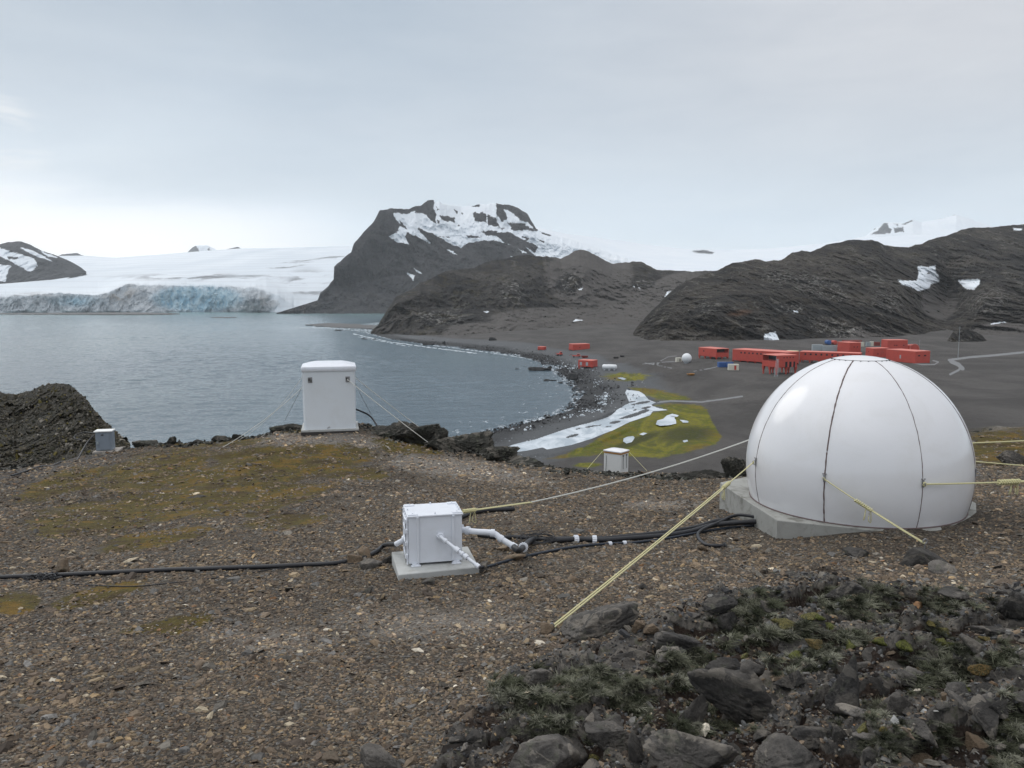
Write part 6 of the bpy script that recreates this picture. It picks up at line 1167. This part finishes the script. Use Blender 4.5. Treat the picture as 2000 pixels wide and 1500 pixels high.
for (u, v, r_, mt, lab) in [(1617,673,4.5,'blue_metal','round blue tank at the foot of the hill'),(1629,673,4.2,'red_panel','round red tank beside the blue one')]:
    q = PZ(u, v); k = q[1]/F; o = empty('tank', tuple(q), label=lab, cat='tank'); mb = MB(); r2 = r_*k; mb.tube([(0, -2.5, r2), (0, -2.3, r2), (0, 2.3, r2), (0, 2.5, r2)], [r2*.8, r2, r2, r2*.8], 20); mb.build('shell', MAT[mt], o, True); mb = MB(); mb.box((0, -1.2, .2), (r2*1.4, .3, .5)); mb.box((0, 1.2, .2), (r2*1.4, .3, .5)); mb.build('cradle', MAT['dark_steel'], o)
# white horizontal tanks by the beach
for i, (u, lab) in enumerate([(1186,'white tank on legs nearest the red beach hut'),(1195,'white tank on legs behind the one by the red beach hut')]):
    q = PZ(u, 723); k = q[1]/F; o = empty('tank', tuple(q), R(62), label=lab, cat='tank'); r2 = 5.2*k/1.0*.9; mb = MB(); zz = r2+2.0*k; mb.tube([(0, -3.0, zz), (0, -2.7, zz), (0, -2.2, zz), (0, 2.2, zz), (0, 2.7, zz), (0, 3.0, zz)], [r2*.2, r2*.75, r2, r2, r2*.75, r2*.2], 20); mb.build('shell', MAT['white_far'], o, True)
    for yy_ in (-1.6, 1.6): mb = MB(); mb.box((0, yy_, zz/2-.5), (r2*1.3, .3, zz)); mb.build('leg', MAT['white_far'], o)
# small white sphere radome
q = PZ(1341, 709); k = q[1]/F; o = empty('small_radome', tuple(q), label='small white sphere standing beside the cream crate on the plain', cat='dome'); r2 = 9.6*k
mb = MB(); N_ = 20; mb.tube([(0, 0, r2*1.0-r2*math.cos(t)) for t in np.linspace(.03, math.pi-.03, 24)], [max(.01, r2*math.sin(t)) for t in np.linspace(.03, math.pi-.03, 24)], 28); mb.build('shell', MAT['white_far'], o, True); mb = MB(); mb.tube([(0, 0, -.6), (0, 0, .35)], r2*.55, 16); mb.build('base_ring', MAT['grey_metal'], o)
# arched red shelter near the garage
q = PZ(1783, 684); k = q[1]/F; o = empty('arched_shelter', tuple(q), R(0), label='half round red arched shelter with pale rim behind the garage block', cat='shelter'); mb = MB(); r2 = 9*k; mb.tube([(0, -2, r2*.35), (0, 2, r2*.35)], r2*.95, 24); mb.build('shell', MAT['red_panel'], o, True); mb = MB(); mb.tube([(r2*math.cos(t), -2.05, r2*.35+r2*math.sin(t)) for t in np.linspace(-.3, math.pi+.3, 20)], .22, 6); mb.build('rim', MAT['red_roof'], o)
# snowmobile trailer pile white on garage roof side, masts, boats
def mast(u, vb, vt, lab, r_=.09, cross=True):
    q = PZ(u, vb); _, bb = ray(u, vt); h = float(bb*q[1]-q[2]); o = empty('mast', tuple(q), label=lab, cat='mast'); mb = MB(); mb.tube([(0, 0, -.5), (0, 0, h)], [r_, r_*.6], 6); mb.build('pole', MAT['grey_metal'], o)
    if cross: mb = MB(); mb.tube([(-.9, 0, h*.93), (.9, 0, h*.93)], r_*.5, 5); mb.tube([(-.5, 0, h*.8), (.5, 0, h*.8)], r_*.5, 5); mb.build('crossarm', MAT['grey_metal'], o)
mast(1871, 699, 636, 'tall thin grey mast on the plain right of the station', .13); mast(1762, 690, 661, 'short mast above the low red shed', .07); mast(1795, 684, 664, 'short mast with crossarm right of the arched shelter', .07); mast(1345, 707, 688, 'thin pole beside the small white sphere', .05, False)
def machine(u, v, wpx, hpx, lab, yawd, cat='tractor', mat='red_panel'):
    q = PZ(u, v); k = q[1]/F; o = empty('tractor' if cat == 'tractor' else 'boat', tuple(q), R(yawd), label=lab, cat=cat); w_, h_ = wpx*k, hpx*k
    if cat == 'tractor':
        mb = MB(); mb.box((0, 0, h_*.45), (w_*.8, 1.8, h_*.3), .1); mb.box((w_*.18, 0, h_*.75), (w_*.3, 1.6, h_*.5), .1); mb.build('body', MAT[mat], o)
        mb = MB(); mb.box((w_*.18, -.82, h_*.8), (w_*.22, .06, h_*.25)); mb.build('window', MAT['window_dark'], o)
        for sx_ in (-1, 1):
            for sy_ in (-1, 1): mb = MB(); mb.tube([(sx_*w_*.27, sy_*.7, h_*.2), (sx_*w_*.27, sy_*1.0, h_*.2)], h_*.24, 12); mb.build('wheel', MAT['dark_steel'], o)
        mb = MB(); mb.tube([(-w_*.3, 0, h_*.5), (-w_*.55, 0, h_*.9), (-w_*.7, 0, h_*.4)], .14, 6); mb.build('boom', MAT['dark_red'], o)
    else:
        mb = MB(); mb.loft([(0, w_*.35, .5, .1), (h_*.6, w_*.5, 1.0, .3), (h_*.7, w_*.46, .9, .3), (h_*.35, w_*.40, .7, .2)]); mb.build('hull', MAT[mat], o)
        mb = MB(); mb.box((-w_*.4, 0, h_*.6), (w_*.08, .4, h_*.6)); mb.build('motor', MAT['dark_steel'], o)
machine(1093, 695, 14, 8, 'red digger parked on the beach by the shore track', 20); machine(1126, 698, 20, 7, 'low red vehicle behind the red beach hut', -5); machine(1142, 699, 14, 6, 'dark red trailer next to the low red vehicle', 0, 'boat', 'dark_red')
machine(1203, 700, 11, 4.5, 'dark inflatable boat lying on the plain, left of two', 20, 'boat', 'dark_steel'); machine(1215, 697, 9, 4, 'dark inflatable boat lying on the plain, right of two', 10, 'boat', 'window_dark')
machine(1349, 733, 16, 5, 'orange brown tarpaulin covered boat below the pipe track', 30, 'boat', 'orange_tape')
container('container', 'white covered vehicle box behind the garage block', 1793, 691, 26, 7, 'white_far', 0, dep=.3)
# ================================================================ haze
m = bpy.data.materials.new('haze_air'); m.use_nodes = True; nt = m.node_tree; nt.nodes.clear(); pv = nd(nt, 'ShaderNodeVolumePrincipled', {'Color': (.93, .97, 1.0, 1), 'Density': .000062, 'Anisotropy': .3}); nt.links.new(pv.outputs[0], nd(nt, 'ShaderNodeOutputMaterial').inputs['Volume'])
mb = MB(); mb.box((0, 3900, 300), (15000, 9000, 800)); 
tag(mb.build('haze', m), kind='stuff')
